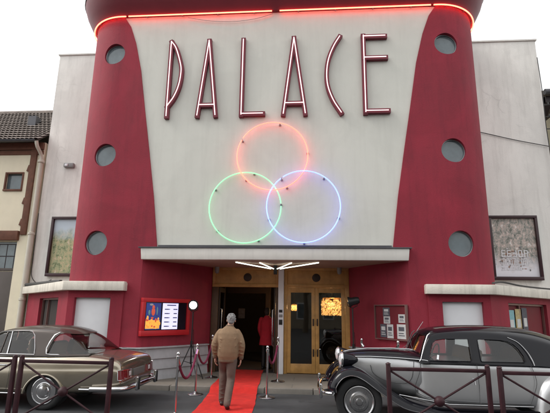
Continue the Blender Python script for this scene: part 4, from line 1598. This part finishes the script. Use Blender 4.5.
bt = cs(m).build('bonnet_top', MA['cit_black'], sal, sub=2, smooth=60)
cs(MB().tube([(x, 0, zt+.004) for x, w, zb, zs, zt in HB], .008, 6)).build('bonnet_hinge', MA['chrome'], bt)
# cowl between bonnet and windscreen
m = MB()
m.rows([[(x, -w, .93), (x, -w*.95, zt-.05), (x, -w*.5, zt), (x, w*.5, zt), (x, w*.95, zt-.05), (x, w, .93)] for x, w, zt in ((-.74, .575, 1.05), (-.60, .62, 1.035), (-.45, .65, 1.0))])
cs(m).build('cowl', MA['cit_black'], sal, sub=1, smooth=60)
for sy in (-1, 1):
    q = MB().tube([(x, sy*(w*1.01+.004), zs+.004) for x, w, zb, zs, zt in HB] + [(-.55, sy*.635, .935)], .007, 6)
    cs(q).build('bonnet_trim', MA['chrome'], bon)
    q = MB()
    q.tube(smooth_path([(-1.40, sy*.386, .83), (-1.35, sy*.40, .70), (-1.15, sy*.455, .60), (-.90, sy*.53, .585), (-.80, sy*.565, .66), (-.765, sy*.575, .80), (-.75, sy*.57, .92)], 4), .005, 5)
    cs(q).build('bonnet_seam', MA['groove'], bon)
    # side panel between bonnet and wing
    q = MB()
    q.rows([[(-1.78, sy*.25, .50), (-1.4, sy*.37, .46), (-1.0, sy*.50, .40), (-.6, sy*.63, .33), (-.3, sy*.68, .29)], [(-1.78, sy*.50, .66), (-1.4, sy*.52, .66), (-1.0, sy*.60, .44), (-.6, sy*.70, .33), (-.3, sy*.72, .28)]])
    cs(q).build('valance', MA['cit_silver'], sal)
# grille
q = MB()
sh_ = [(-.21, .50), (-.245, .70), (-.235, .88), (-.17, .975), (0, 1.0), (.17, .975), (.235, .88), (.245, .70), (.21, .50)]
q.tube([(-1.865+.09*(z-.5), y, z) for y, z in sh_], .024, 8, closed=True)
gr = cs(q).build('grille', MA['chrome'], sal)
q = MB()
for k in range(13):
    y = -.20+.0333*k
    zt = .97-1.6*y*y*1.2
    q.tube([(-1.872, y, .51), (-1.872+.09*(zt-.51), y, zt)], .006, 5)
cs(q).build('grille_slats', MA['steel'], gr)
cs(MB().rows([[(-1.84, -.23, .5), (-1.80, -.2, .97)], [(-1.84, .23, .5), (-1.80, .2, .97)]])).build('grille_back', MA['groove'], gr)
# front wings
FP = [(-2.085, .46), (-2.085, .56), (-2.02, .68), (-1.92, .775), (-1.78, .825), (-1.64, .815), (-1.50, .755), (-1.34, .645), (-1.18, .53), (-1.02, .43), (-.84, .345), (-.6, .29), (-.3, .265), (.1, .26), (.6, .26), (.98, .265)]
FPs = [(p.x, p.z) for p in smooth_path([(a, 0, b) for a, b in FP], 4)]
HUBF = (-1.63, .33)
for sy in (-1, 1):
    rows = []
    for i, (x, z) in enumerate(FPs):
        a, b = FPs[max(i-1, 0)], FPs[min(i+1, len(FPs)-1)]
        tx, tz = b[0]-a[0], b[1]-a[1]
        L = hypot(tx, tz)
        nx, nz = tz/L, -tx/L          # towards the wheel
        k = max(0, min(1, (x+.95)/.5))  # 1 on the running board
        yin = .30 if x < -1.2 else .30+.38*min(1, (x+1.2)/.7)
        dep = .115*(1-k)+.055*k
        rows.append([(x+nx*.05, sy*yin, z+nz*.05), (x+nx*.0, sy*(yin+.10), z+nz*.0), (x-nx*.012, sy*(.60*(1-k)+.74*k), z-nz*.012), (x+nx*.012, sy*.745, z+nz*.012), (x+nx*.045, sy*.805, z+nz*.045), (x+nx*dep, sy*.828, z+nz*dep)])
    wg = cs(MB().rows(rows)).build('front_wing', MA['cit_black'], sal, sub=1, solid=.012, smooth=60)
    q = MB().tube([(r[-1][0], r[-1][1]+sy*.002, r[-1][2]) for r in rows], .0055, 6)
    cs(q).build('wing_beading', MA['steel'], wg)
    # rear wing
    RP = [(.95, .27), (.985, .45), (1.06, .62), (1.18, .735), (1.36, .79), (1.56, .775), (1.76, .70), (1.94, .57), (2.06, .42), (2.10, .32)]
    RPs = [(p.x, p.z) for p in smooth_path([(a, 0, b) for a, b in RP], 4)]
    rows = []
    for i, (x, z) in enumerate(RPs):
        a, b = RPs[max(i-1, 0)], RPs[min(i+1, len(RPs)-1)]
        tx, tz = b[0]-a[0], b[1]-a[1]
        L = hypot(tx, tz)
        nx, nz = tz/L, -tx/L
        rows.append([(x-nx*.04, sy*.50, z-nz*.04), (x-nx*.03, sy*.64, z-nz*.03), (x, sy*.74, z), (x+nx*.05, sy*.805, z+nz*.05), (x+nx*.13, sy*.828, z+nz*.13)])
    cs(MB().rows(rows)).build('rear_wing', MA['cit_silver'], sal, sub=1, solid=.012, smooth=60)
    for x in (-1.63, 1.42):
        wheel(sal, OX+x, OY+sy*.715, sy, .345, .15, 'saloon')
    MB().lathe([(0, -.01), (.36, -.01), (.36, .01), (0, .01)], (OX-1.63, OY+sy*.50, .40), 24, axis='y').build('wheel_housing', MA['groove'], sal)
    # headlamps
    q = MB().lathe([(.0, .20), (.035, .185), (.085, .10), (.115, .0), (.122, -.05)], (-1.80, sy*.50, .915), 28, axis='x')
    hl = cs(q).build('headlight', MA['cit_black'], sal, smooth=60)
    q = MB().lathe([(.122, -.04), (.128, -.055), (.118, -.075)], (-1.80, sy*.50, .915), 28, axis='x')
    cs(q).build('rim', MA['chrome'], hl, smooth=50)
    q = MB().lathe([(.118, -.07), (.08, -.10), (.0, -.115)], (-1.80, sy*.50, .915), 28, axis='x')
    cs(q).build('lens', MA['lens'], hl, smooth=60)
    q = MB().tube([(-1.78, sy*.50, .80), (-1.75, sy*.46, .72), (-1.72, sy*.40, .66)], .022, 8)
    cs(q).build('bracket', MA['chrome'], hl)
    # doors
    q = MB()
    q.tube(smooth_path([(-.66, sy*.652, .905), (-.70, sy*.675, .75), (-.77, sy*.665, .56), (-.74, sy*.675, .48), (-.62, sy*.70, .42)], 4)+[(-.4, sy*.722, .385), (.14, sy*.748, .37), (.155, sy*.735, .60), (.155, sy*.706, .90)], .0045, 5)
    q.tube([(.165, sy*.748, .37), (.86, sy*.752, .37)]+smooth_path([(.90, sy*.75, .45), (.98, sy*.742, .65), (.97, sy*.72, .80), (.94, sy*.705, .90)], 4), .0045, 5)
    cs(q).build('door_seam', MA['groove'], tub)
    for hx in (.075,):
        q = MB().tube([(hx, sy*.72, .70), (hx, sy*.765, .70), (hx+.012, sy*.768, .62)], .010, 8)
        cs(q).build('door_handle', MA['chrome'], tub)
    q = MB().tube([(-1.0, sy*.60, .43), (-.3, sy*.735, .335), (.9, sy*.748, .335)], .008, 6)
    cs(q).build('sill_trim', MA['steel'], tub)
# front bumper
q = MB()
q.tube(smooth_path([(-2.02, -.84, .46), (-2.13, -.72, .455), (-2.19, -.4, .44), (-2.21, 0, .43), (-2.19, .4, .44), (-2.13, .72, .455), (-2.02, .84, .46)], 6), .036, 10, sy=.7)
fb = cs(q).build('front_bumper', MA['chrome'], sal)
for yy in (-.62, .62):
    cs(MB().box((-2.20, yy, .46), (.05, .06, .22))).build('overrider', MA['chrome'], fb, bevel=.02)
    cs(MB().tube([(-2.15, yy, .45), (-1.85, yy*.75, .50)], .03, 8)).build('bumper_iron', MA['black'], fb)
q = MB()
q.tube(smooth_path([(2.18, -.78, .42), (2.36, -.45, .42), (2.40, 0, .42), (2.36, .45, .42), (2.18, .78, .42)], 6), .036, 10, sy=.7)
cs(q).build('rear_bumper', MA['chrome'], sal)
for sy in (-1, 1):
    q = MB().lathe([(.05, 0), (.055, .02), (.04, .05), (0, .06)], (2.06, sy*.68, .60), 14, axis='x')
    cs(q).build('tail_lamp', MA['tail_red'], sal)
cs(MB().lathe([(.07, -.02), (.075, .03), (.0, .05)], (-2.02, -.52, .56), 16, axis='x')).build('horn', MA['chrome'], sal)
# cabin
CAB = [(-.66, .625, .61, .89, .93, 1.0), (-.58, .635, .57, .89, 1.15, 1.20), (-.50, .645, .55, .89, 1.31, 1.375), (-.36, .655, .54, .89, 1.365, 1.43), (0, .675, .54, .89, 1.385, 1.465), (.5, .685, .54, .885, 1.375, 1.475), (.85, .685, .535, .885, 1.33, 1.46), (1.15, .68, .53, .88, 1.28, 1.43), (1.45, .665, .52, .88, 1.20, 1.36), (1.75, .63, .50, .87, 1.09, 1.24), (2.0, .57, .46, .84, .96, 1.09), (2.2, .50, .42, .78, .84, .93), (2.32, .45, .38, .72, .75, .79)]
rows = section_loft(CAB, kab)
w1 = [(-.53, .945), (.085, .945), (.10, .96), (.10, 1.255), (.085, 1.27), (-.28, 1.265), (-.40, 1.245), (-.455, 1.20)]
w2 = [(.245, .945), (.87, .945), (.885, .96), (.88, 1.03), (.83, 1.13), (.76, 1.205), (.68, 1.245), (.58, 1.262), (.26, 1.27), (.235, 1.255), (.235, .96)]
cuts = [cs(MB().prism(p, -1.1, 1.1, axis='y')) for p in (w1, w2)]
cuts.append(cs(MB().prism([(-.50, 1.0), (-.03, 1.03), (-.03, 1.31), (-.40, 1.295)], -1.2, -.30, axis='x')))
cuts.append(cs(MB().prism([(.50, 1.0), (.03, 1.03), (.03, 1.31), (.40, 1.295)], -1.2, -.30, axis='x')))
cuts.append(cs(MB().prism([(-.26, 1.06), (.26, 1.06), (.24, 1.23), (-.24, 1.23)], .9, 2.4, axis='x')))
cab = cs(MB().rows(rows)).build('roof', MA['cit_black'], sal, sub=2, solid=.03, cut=cuts, smooth=35)
cs(MB().rows([[(x, y*.985, z-.012) for x, y, z in r] for r in rows])).build('window_glass', MA['car_glass'], cab, sub=2, smooth=60)
def y_cit(x, z):
    k = max(0, min(1, (z-.885)/(1.375-.885)))
    return .686+(.528-.686)*k**1.15+.006
for sy in (-1, 1):
    q = MB().tube([(-.675, sy*.63, .925), (-.655, sy*.635, .95), (-.585, sy*.585, 1.15), (-.515, sy*.553, 1.31), (-.47, sy*.543, 1.345)], .008, 6)
    cs(q).build('pillar_trim', MA['steel'], cab)
    for w_ in (w1, w2):
        q = MB().tube([(x, sy*y_cit(x, z), z) for x, z in w_], .006, 6, closed=True)
        cs(q).build('window_trim', MA['cit_black'], cab)
    q = MB().tube(smooth_path([(.70, sy*.552, 1.30), (.84, sy*.575, 1.23), (.94, sy*.625, 1.10), (.985, sy*.675, .98), (1.0, sy*.695, .90)], 4), .007, 6)
    cs(q).build('gutter_trim', MA['steel'], cab)
    cs(MB().tube([(-.62, sy*.642, .90), (.2, sy*.694, .905), (1.1, sy*.70, .90), (1.7, sy*.625, .86)], .007, 6)).build('belt_trim', MA['cit_black'], cab)
cs(MB().tube([(-.75, .30, 1.05), (-.62, .42, 1.12), (-.30, .60, 1.50)], .004, 5)).build('aerial', MA['steel'], cab)
for x, nm in ((-.02, 'front_seat'), (.80, 'rear_seat')):
    q = MB().box((x, 0, .74), (.46, 1.12, .20))
    q.box((x+.24, 0, .94), (.15, 1.10, .36), rot=Matrix.Rotation(radians(12), 3, 'Y'))
    cs(q).build(nm, MA['seat_leather'], sal, bevel=.05)
q = MB().tube([(-.36+.05*sin(a), -.32+.20*cos(a), 1.0+.17*sin(a)) for a in [2*pi*k/24 for k in range(24)]], .011, 6, closed=True)
q.tube([(-.36, -.32, 1.0), (-.62, -.32, .9)], .012, 6)
q.tube([(-.36, -.51, 1.0), (-.36, -.13, 1.0)], .008, 6)
cs(q).build('steering_wheel', MA['seat_dark'], sal)
cs(MB().span(-.60, -.50, -.56, .56, .80, .985)).build('dashboard', MA['seat_dark'], sal, bevel=.02)
q = MB().tube([(-.40, -.62, .955), (-.385, -.60, 1.02)], .02, 8)
cs(q).build('wing_mirror', MA['chrome'], sal)

# ================================================================== people
def limb(m_, pts, rs, n=14, sy=1.0):
    P_ = smooth_path(pts, 5)
    rr = []
    for i in range(len(P_)):
        u = i/(len(P_)-1)*(len(rs)-1)
        k = min(int(u), len(rs)-2)
        rr.append(rs[k]+(rs[k+1]-rs[k])*(u-k))
    m_.tube(P_, rr, n, sy=sy)
    m_.ball(P_[0], rr[0], 12)
    m_.ball(P_[-1], rr[-1], 12)
    return m_


def torso(m_, rings, n=24):
    """rings: (cx, cy, z, rx, ry)"""
    vs = []
    for cx, cy, z, rx, ry in rings:
        row = []
        for k in range(n):
            a = 2*pi*k/n
            c_, s_ = cos(a), sin(a)
            e = .82
            row.append((cx+rx*abs(c_)**e*(1 if c_ > 0 else -1), cy+ry*abs(s_)**e*(1 if s_ > 0 else -1), z))
        vs.append(row)
    return m_.rows(vs, closed=True, caps=True)


def hand(m_, w, side, d=Vector((0, .05, -1)), fwd=Vector((0, 1, 0))):
    """relaxed hand hanging from wrist w; side -1 left, +1 right; the palm faces the thigh"""
    w = Vector(w)
    d = d.normalized()
    f = (fwd-d*fwd.dot(d)).normalized()
    inn = Vector((-side, 0, 0))
    pc = w+d*.05
    for k in range(4):
        o_ = f*(.028-.0187*k)
        limb(m_, [w+o_*.5, pc+o_*.9, w+d*.088+o_], [.017, .0155, .0125], 8)
        L = (.066, .076, .070, .054)[k]
        a = w+d*.088+o_
        b = a+d*L*.5+inn*.007
        c_ = b+d*L*.34+inn*.018
        e = c_+d*L*.18+inn*.018
        limb(m_, [a, b, c_, e], [.0098, .0092, .0082, .0072], 8)
    a = w+d*.03+f*.026
    limb(m_, [a, a+d*.030+f*.022+inn*.010, a+d*.058+f*.030+inn*.018, a+d*.080+f*.030+inn*.022], [.013, .0115, .010, .0085], 8)
    return m_


def head(m_, c, look=0., tilt=0.):
    """c: centre of the skull; faces +y, turned by look (about z)"""
    h = MB()
    h.ball((0, -.012, .025), (.076, .094, .090), 20)
    h.ball((0, .030, -.045), (.058, .062, .062), 16)
    h.ball((0, .045, -.085), (.034, .034, .024), 12)
    limb(h, [(0, .084, .012), (0, .106, -.018), (0, .112, -.030)], [.010, .013, .015], 8)   # nose
    for sx in (-1, 1):
        h.ball((sx*.030, .074, .020), (.017, .012, .011), 10)                                # brow and eye
        h.ball((sx*.040, .060, -.028), (.022, .024, .020), 10)
        h.ball((sx*.079, -.008, -.008), (.013, .021, .034), 10)                              # ear
    h.ball((0, .086, -.062), (.024, .011, .010), 10)                                         # lips
    Rm = Matrix.Rotation(look, 3, 'Z') @ Matrix.Rotation(tilt, 3, 'X')
    m_.add([Rm @ Vector(v)+Vector(c) for v in h.v], h.f)
    return Rm


def xf(m_, sc, loc, rz):
    Rm = Matrix.Rotation(rz, 3, 'Z')
    m_.v = [tuple(Rm @ (Vector(v)*sc)+Vector(loc)) for v in m_.v]
    return m_


# --- the man walking to the doors
LOC, SC, RZ = (-.53, 8.36, .012), .925, radians(3)
man = thing('person', 'man with grey hair and a tan jacket walking away along the red carpet', 'person', LOC)
hipL, hipR = Vector((-.085, .01, .90)), Vector((.085, -.01, .90))
kneeL, kneeR = Vector((-.095, .13, .49)), Vector((.07, .00, .48))
ankL, ankR = Vector((-.105, .17, .085)), Vector((.045, -.26, .10))
shL, shR = Vector((-.19, .02, 1.365)), Vector((.19, .02, 1.365))
elL, elR = Vector((-.268, -.045, 1.12)), Vector((.272, -.03, 1.11))
wrL, wrR = Vector((-.252, .035, .895)), Vector((.250, .04, .875))
HC = Vector((.03, .085, 1.585))
b = MB()
torso(b, [(0, 0, .84, .12, .085), (0, 0, .95, .14, .09), (0, .0, 1.1, .14, .09), (0, .01, 1.28, .16, .09), (0, .015, 1.38, .12, .065), (0.005, .03, 1.45, .07, .06)])
limb(b, [(.005, .03, 1.42), (.015, .05, 1.48), (.025, .07, 1.54)], [.062, .056, .056])
hr = head(b, HC, radians(4), radians(-10))
for A_, B_, C_, k in ((shL, elL, wrL, -1), (shR, elR, wrR, 1)):
    limb(b, [A_+Vector((-k*.03, 0, -.02)), A_+Vector((k*.02, -.015, -.10)), B_, C_], [.045, .045, .038, .028])
for A_, B_, C_ in ((hipL, kneeL, ankL), (hipR, kneeR, ankR)):
    limb(b, [A_+Vector((0, 0, -.05)), B_+Vector((0, 0, .16)), B_, B_.lerp(C_, .5), C_], [.080, .062, .048, .042, .036])
hand(b, wrL, -1, Vector((.05, .05, -1)))
hand(b, wrR, 1, Vector((-.06, .04, -1)))
xf(b, SC, LOC, RZ).build('body', MA['skin'], man, remesh=.0055, relax=3, smooth=180)
j = MB()
torso(j, [(0, -.003, .845, .178, .128), (0, -.003, .87, .182, .132), (0, -.006, .915, .200, .145), (.004, -.012, 1.0, .208, .150), (.006, -.014, 1.12, .205, .148), (.004, -.008, 1.25, .212, .142), (0, .002, 1.34, .205, .125), (0, .012, 1.40, .165, .100), (.004, .024, 1.44, .115, .085), (.008, .035, 1.475, .078, .072)])
limb(j, [shL+Vector((.03, 0, -.01)), shL+Vector((-.025, -.015, -.10)), elL, wrL+Vector((0, 0, .03))], [.072, .072, .060, .048], 16)
limb(j, [shR+Vector((-.03, 0, -.01)), shR+Vector((.025, -.015, -.10)), elR, wrR+Vector((0, 0, .03))], [.072, .072, .060, .048], 16)
random.seed(11)
# cloth folds: soft rolls at the elbows, hem and back
for k in range(9):
    sx = random.choice((-1, 1))
    x0, z0 = sx*random.uniform(.02, .17), random.uniform(.92, 1.3)
    a = random.uniform(.3, 1.0)*sx
    L = random.uniform(.05, .12)
    yy = -.150+.35*x0*x0*4*.35
    limb(j, [(x0-L*cos(a), yy+.012, z0-L*sin(a)), (x0, yy+.004, z0), (x0+L*cos(a), yy+.012, z0+L*sin(a))], [.003, .0055, .003], 6)
for A_, W_ in ((elL, wrL), (elR, wrR)):
    for k in range(4):
        p = A_.lerp(W_, -.25+.30*k)
        limb(j, [p+Vector((-.05, -.045, .012)), p+Vector((0, -.066, 0)), p+Vector((.05, -.045, -.012))], [.005, .0075, .005], 6)
jk = xf(j, SC, LOC, RZ).build('jacket', MA['jacket_tan'], man, remesh=.009, relax=7, smooth=180)
q = MB()
torso(q, [(0, -.003, .805, .168, .120), (0, -.003, .815, .176, .127), (0, -.003, .85, .178, .129), (0, -.003, .875, .172, .124)])
xf(q, SC, LOC, RZ).build('waistband', MA['rib_knit'], jk, smooth=60)
q = MB()
torso(q, [(.008, .036, 1.455, .080, .074), (.012, .042, 1.485, .078, .072), (.014, .046, 1.50, .070, .066)])
xf(q, SC, LOC, RZ).build('collar', MA['rib_knit'], jk, smooth=60)
for W_, E_ in ((wrL, elL), (wrR, elR)):
    d_ = (W_-E_).normalized()
    q = MB().tube([W_-d_*.045, W_-d_*.03, W_+d_*.012, W_+d_*.022], [.046, .050, .046, .040], 14)
    xf(q, SC, LOC, RZ).build('cuff', MA['rib_knit'], jk, smooth=60)
tr = MB()
torso(tr, [(0, 0, .80, .155, .118), (0, -.005, .86, .160, .122), (0, -.005, .90, .155, .118)])
limb(tr, [hipL+Vector((0, 0, -.05)), kneeL+Vector((0, .0, .16)), kneeL, kneeL.lerp(ankL, .5), ankL+Vector((0, 0, .0))], [.105, .090, .078, .072, .066], 16)
limb(tr, [hipR+Vector((0, 0, -.05)), kneeR+Vector((0, .0, .16)), kneeR, kneeR.lerp(ankR, .5), ankR+Vector((0, 0, .0))], [.105, .090, .078, .072, .066], 16)
for K_, A_ in ((kneeL, ankL), (kneeR, ankR)):
    for k in range(5):
        p = K_.lerp(A_, .08+.2*k)
        s_ = 1 if k % 2 else -1
        limb(tr, [p+Vector((-.06, -.045, .02*s_)), p+Vector((0, -.076, 0)), p+Vector((.06, -.045, -.02*s_))], [.005, .009, .005], 6)
xf(tr, SC, LOC, RZ).build('trousers', MA['trousers'], man, remesh=.009, relax=3, smooth=180)
for A_, toe, pitch in ((ankL, .0, 0), (ankR, .0, .42)):
    q = MB()
    f_ = MB()
    limb(f_, [(0, -.055, .036), (0, .0, .045), (0, .09, .036), (0, .165, .028)], [.036, .042, .042, .030], 14, sy=1)
    limb(f_, [(0, -.02, .05), (0, -.015, .10)], [.045, .048], 12)
    Rm = Matrix.Rotation(-pitch, 3, 'X')
    base = Vector((A_.x, A_.y, A_.z-.088))
    q.add([Rm @ Vector((v[0]*1.05, v[1], max(v[2], .0)))+base for v in f_.v], f_.f)
    xf(q, SC, LOC, RZ).build('shoe', MA['shoe'], man, remesh=.008, relax=2, smooth=180)
h = MB()
h.ball((0, -.016, .034), (.084, .098, .092), 22)
h.ball((0, -.050, -.004), (.078, .062, .072), 18)
h.ball((0, -.068, -.045), (.060, .038, .040), 14)
random.seed(5)
for k in range(70):
    a, e_ = random.uniform(0, 2*pi), random.uniform(-.3, 1.4)
    p = Vector((.082*cos(a)*cos(e_), -.02+.096*sin(a)*cos(e_), .032+.092*sin(e_)))
    if p.y > .045 and p.z < .07:
        continue
    h.ball(p, random.uniform(.010, .020), 8)
hh = MB().add([hr @ Vector(v)+HC for v in h.v], h.f)
# cut the hair back from the face and the nape
xf(hh, SC, LOC, RZ).build('hair', MA['hair_grey'], man, remesh=.006, relax=1, smooth=180)

# --- the figure in red just inside the doorway
LOC, SC, RZ = (-.27, 12.85, .112), .95, radians(-20)
usher = thing('person', 'person in a long red coat standing inside the dark open doorway', 'person', LOC)
b = MB()
torso(b, [(0, 0, .84, .12, .09), (0, 0, 1.1, .12, .09), (0, .01, 1.28, .15, .10), (0, .015, 1.40, .13, .075), (0, .02, 1.45, .06, .055)])
limb(b, [(0, .02, 1.42), (0, .03, 1.48), (0, .04, 1.54)], [.055, .05, .05])
HC = Vector((0, .045, 1.60))
hr = head(b, HC, radians(10), 0)
sL, sR, eL, eR, wL, wR = [Vector(p) for p in ((-.18, .01, 1.38), (.18, .01, 1.38), (-.22, -.02, 1.12), (.22, -.02, 1.12), (-.20, .06, .89), (.20, .06, .89))]
for A_, B_, C_ in ((sL, eL, wL), (sR, eR, wR)):
    limb(b, [A_, B_, C_], [.05, .04, .028])
for sx in (-1, 1):
    limb(b, [(sx*.08, 0, .90), (sx*.085, .01, .48), (sx*.085, -.01, .09)], [.08, .055, .038])
hand(b, wL, -1)
hand(b, wR, 1)
xf(b, SC, LOC, RZ).build('body', MA['skin'], usher, remesh=.007, relax=2, smooth=180)
j = MB()
torso(j, [(0, 0, .66, .215, .165), (0, 0, .80, .195, .15), (0, -.005, 1.05, .165, .125), (0, 0, 1.25, .185, .13), (0, .01, 1.36, .18, .11), (0, .02, 1.43, .11, .08), (0, .03, 1.49, .068, .064)])
limb(j, [sL, eL, wL+Vector((0, 0, .02))], [.07, .06, .048], 14)
limb(j, [sR, eR, wR+Vector((0, 0, .02))], [.07, .06, .048], 14)
xf(j, SC, LOC, RZ).build('coat', MA['coat_red'], usher, remesh=.012, relax=3, smooth=180)
t_ = MB()
for sx in (-1, 1):
    limb(t_, [(sx*.08, 0, .86), (sx*.085, .01, .48), (sx*.085, -.01, .09)], [.09, .07, .058])
xf(t_, SC, LOC, RZ).build('trousers', MA['black'], usher, remesh=.012, relax=2, smooth=180)
for sx in (-1, 1):
    q = MB()
    limb(q, [(sx*.085, -.06, .036), (sx*.085, .03, .042), (sx*.085, .16, .03)], [.034, .040, .028], 12)
    xf(q, SC, LOC, RZ).build('shoe', MA['black'], usher, smooth=60)
h = MB()
h.ball((0, -.016, .034), (.084, .098, .092), 18)
h.ball((0, -.05, -.03), (.078, .06, .08), 16)
hh = MB().add([hr @ Vector(v)+HC for v in h.v], h.f)
xf(hh, SC, LOC, RZ).build('hair', MA['hair_dark'], usher, remesh=.008, relax=1, smooth=180)

# ================================================================== across the street, seen only in glass and paint
MA['bark'] = mat('bark', (.11, .085, .06), .9, var=.25, vs=8, bump=.6, bs=20)
MA['leaf'] = mat('leaf', (.060, .085, .028), .7, var=.4, vs=1.2)
MA['leaf_brown'] = mat('leaf_brown', (.12, .075, .03), .7, var=.4, vs=1.2)
MA['stone_front'] = mat('stone_front', (.34, .29, .22), .85, var=.12, vs=1.5, bump=.2)
random.seed(21)
for i, (x, y, h) in enumerate(((-15, -13, 9.5), (-7.5, -12.5, 10.5), (.5, -13.5, 9.0), (8.5, -12.5, 10.0), (16, -13, 9.2))):
    t = thing('street_tree', ['tall street tree leftmost of the row across the road', 'broad street tree second in the row across the road', 'short street tree in the middle of the row across the road', 'broad brownish street tree fourth in the row across the road', 'street tree rightmost of the row across the road'][i], 'tree', (x, y, 0), 'street trees across the road')
    q = MB().tube([(x, y, 0), (x+.1, y, 1.6), (x, y+.1, 3.2), (x+.15, y, h*.6)], [.24, .19, .15, .07], 10)
    for k in range(7):
        a = 2*pi*k/7
        q.tube([(x, y, 2.8+.25*k), (x+1.2*cos(a), y+1.2*sin(a), 4.2+.3*k), (x+2.3*cos(a), y+2.3*sin(a), 5.2+.3*k)], [.09, .06, .02], 6)
    q.build('trunk', MA['bark'], t)
    q = MB()
    cl_ = [(random.uniform(-2.2, 2.2), random.uniform(-2.0, 2.0), random.uniform(3.6, h-1.0), random.uniform(.7, 1.3)) for k in range(16)]
    for k in range(2600):
        c_ = random.choice(cl_)
        v = Vector((random.gauss(0, 1), random.gauss(0, 1), random.gauss(0, .8)))
        v = v.normalized()*c_[3]*random.random()**.4
        p = Vector((x+c_[0], y+c_[1], c_[2]))+v
        a_, b_ = Vector((random.uniform(-1, 1), random.uniform(-1, 1), random.uniform(-.6, .6))).normalized(), Vector((random.uniform(-1, 1), random.uniform(-1, 1), random.uniform(-1, 1))).normalized()
        r_ = random.uniform(.09, .17)
        q.add([p-a_*r_, p+b_*r_*.6, p+a_*r_, p-b_*r_*.6], [(0, 1, 2, 3)])
    q.build('crown', MA['leaf_brown' if i == 3 else 'leaf'], t, smooth=0, recalc=False)
for i, (xa, xb, hh_) in enumerate(((-24, -9.2, 8.5), (-9, 4, 10), (4.2, 22, 7.8))):
    t = thing('town_house', ['low stone town house left across the road', 'tall stone town house in the middle across the road', 'wide low stone town house right across the road'][i], 'house', ((xa+xb)/2, -22, 0), 'houses across the road')
    MB().span(xa, xb, -30, -22, 0, hh_).build('wall', MA['stone_front'], t)
    MB().prism([(-30.4, hh_+.003), (-21.6, hh_+.003), (-26, hh_+2.6)], xa-.05, xb+.05, axis='x').build('roof', MA['roof_tile'], t)
    n_ = int((xb-xa)/2.4)
    for f_ in range(int(hh_//3)):
        for k in range(n_):
            xx = xa+(xb-xa)*(k+.5)/n_
            w_ = MB().span(xx-.55, xx+.55, -22.0, -21.94, .9+3*f_, 2.5+3*f_).build('window', MA['shutter'], t)
            MB().span(xx-.45, xx+.45, -21.938, -21.93, 1.0+3*f_, 2.4+3*f_).build('pane', MA['porthole_glass'], w_)
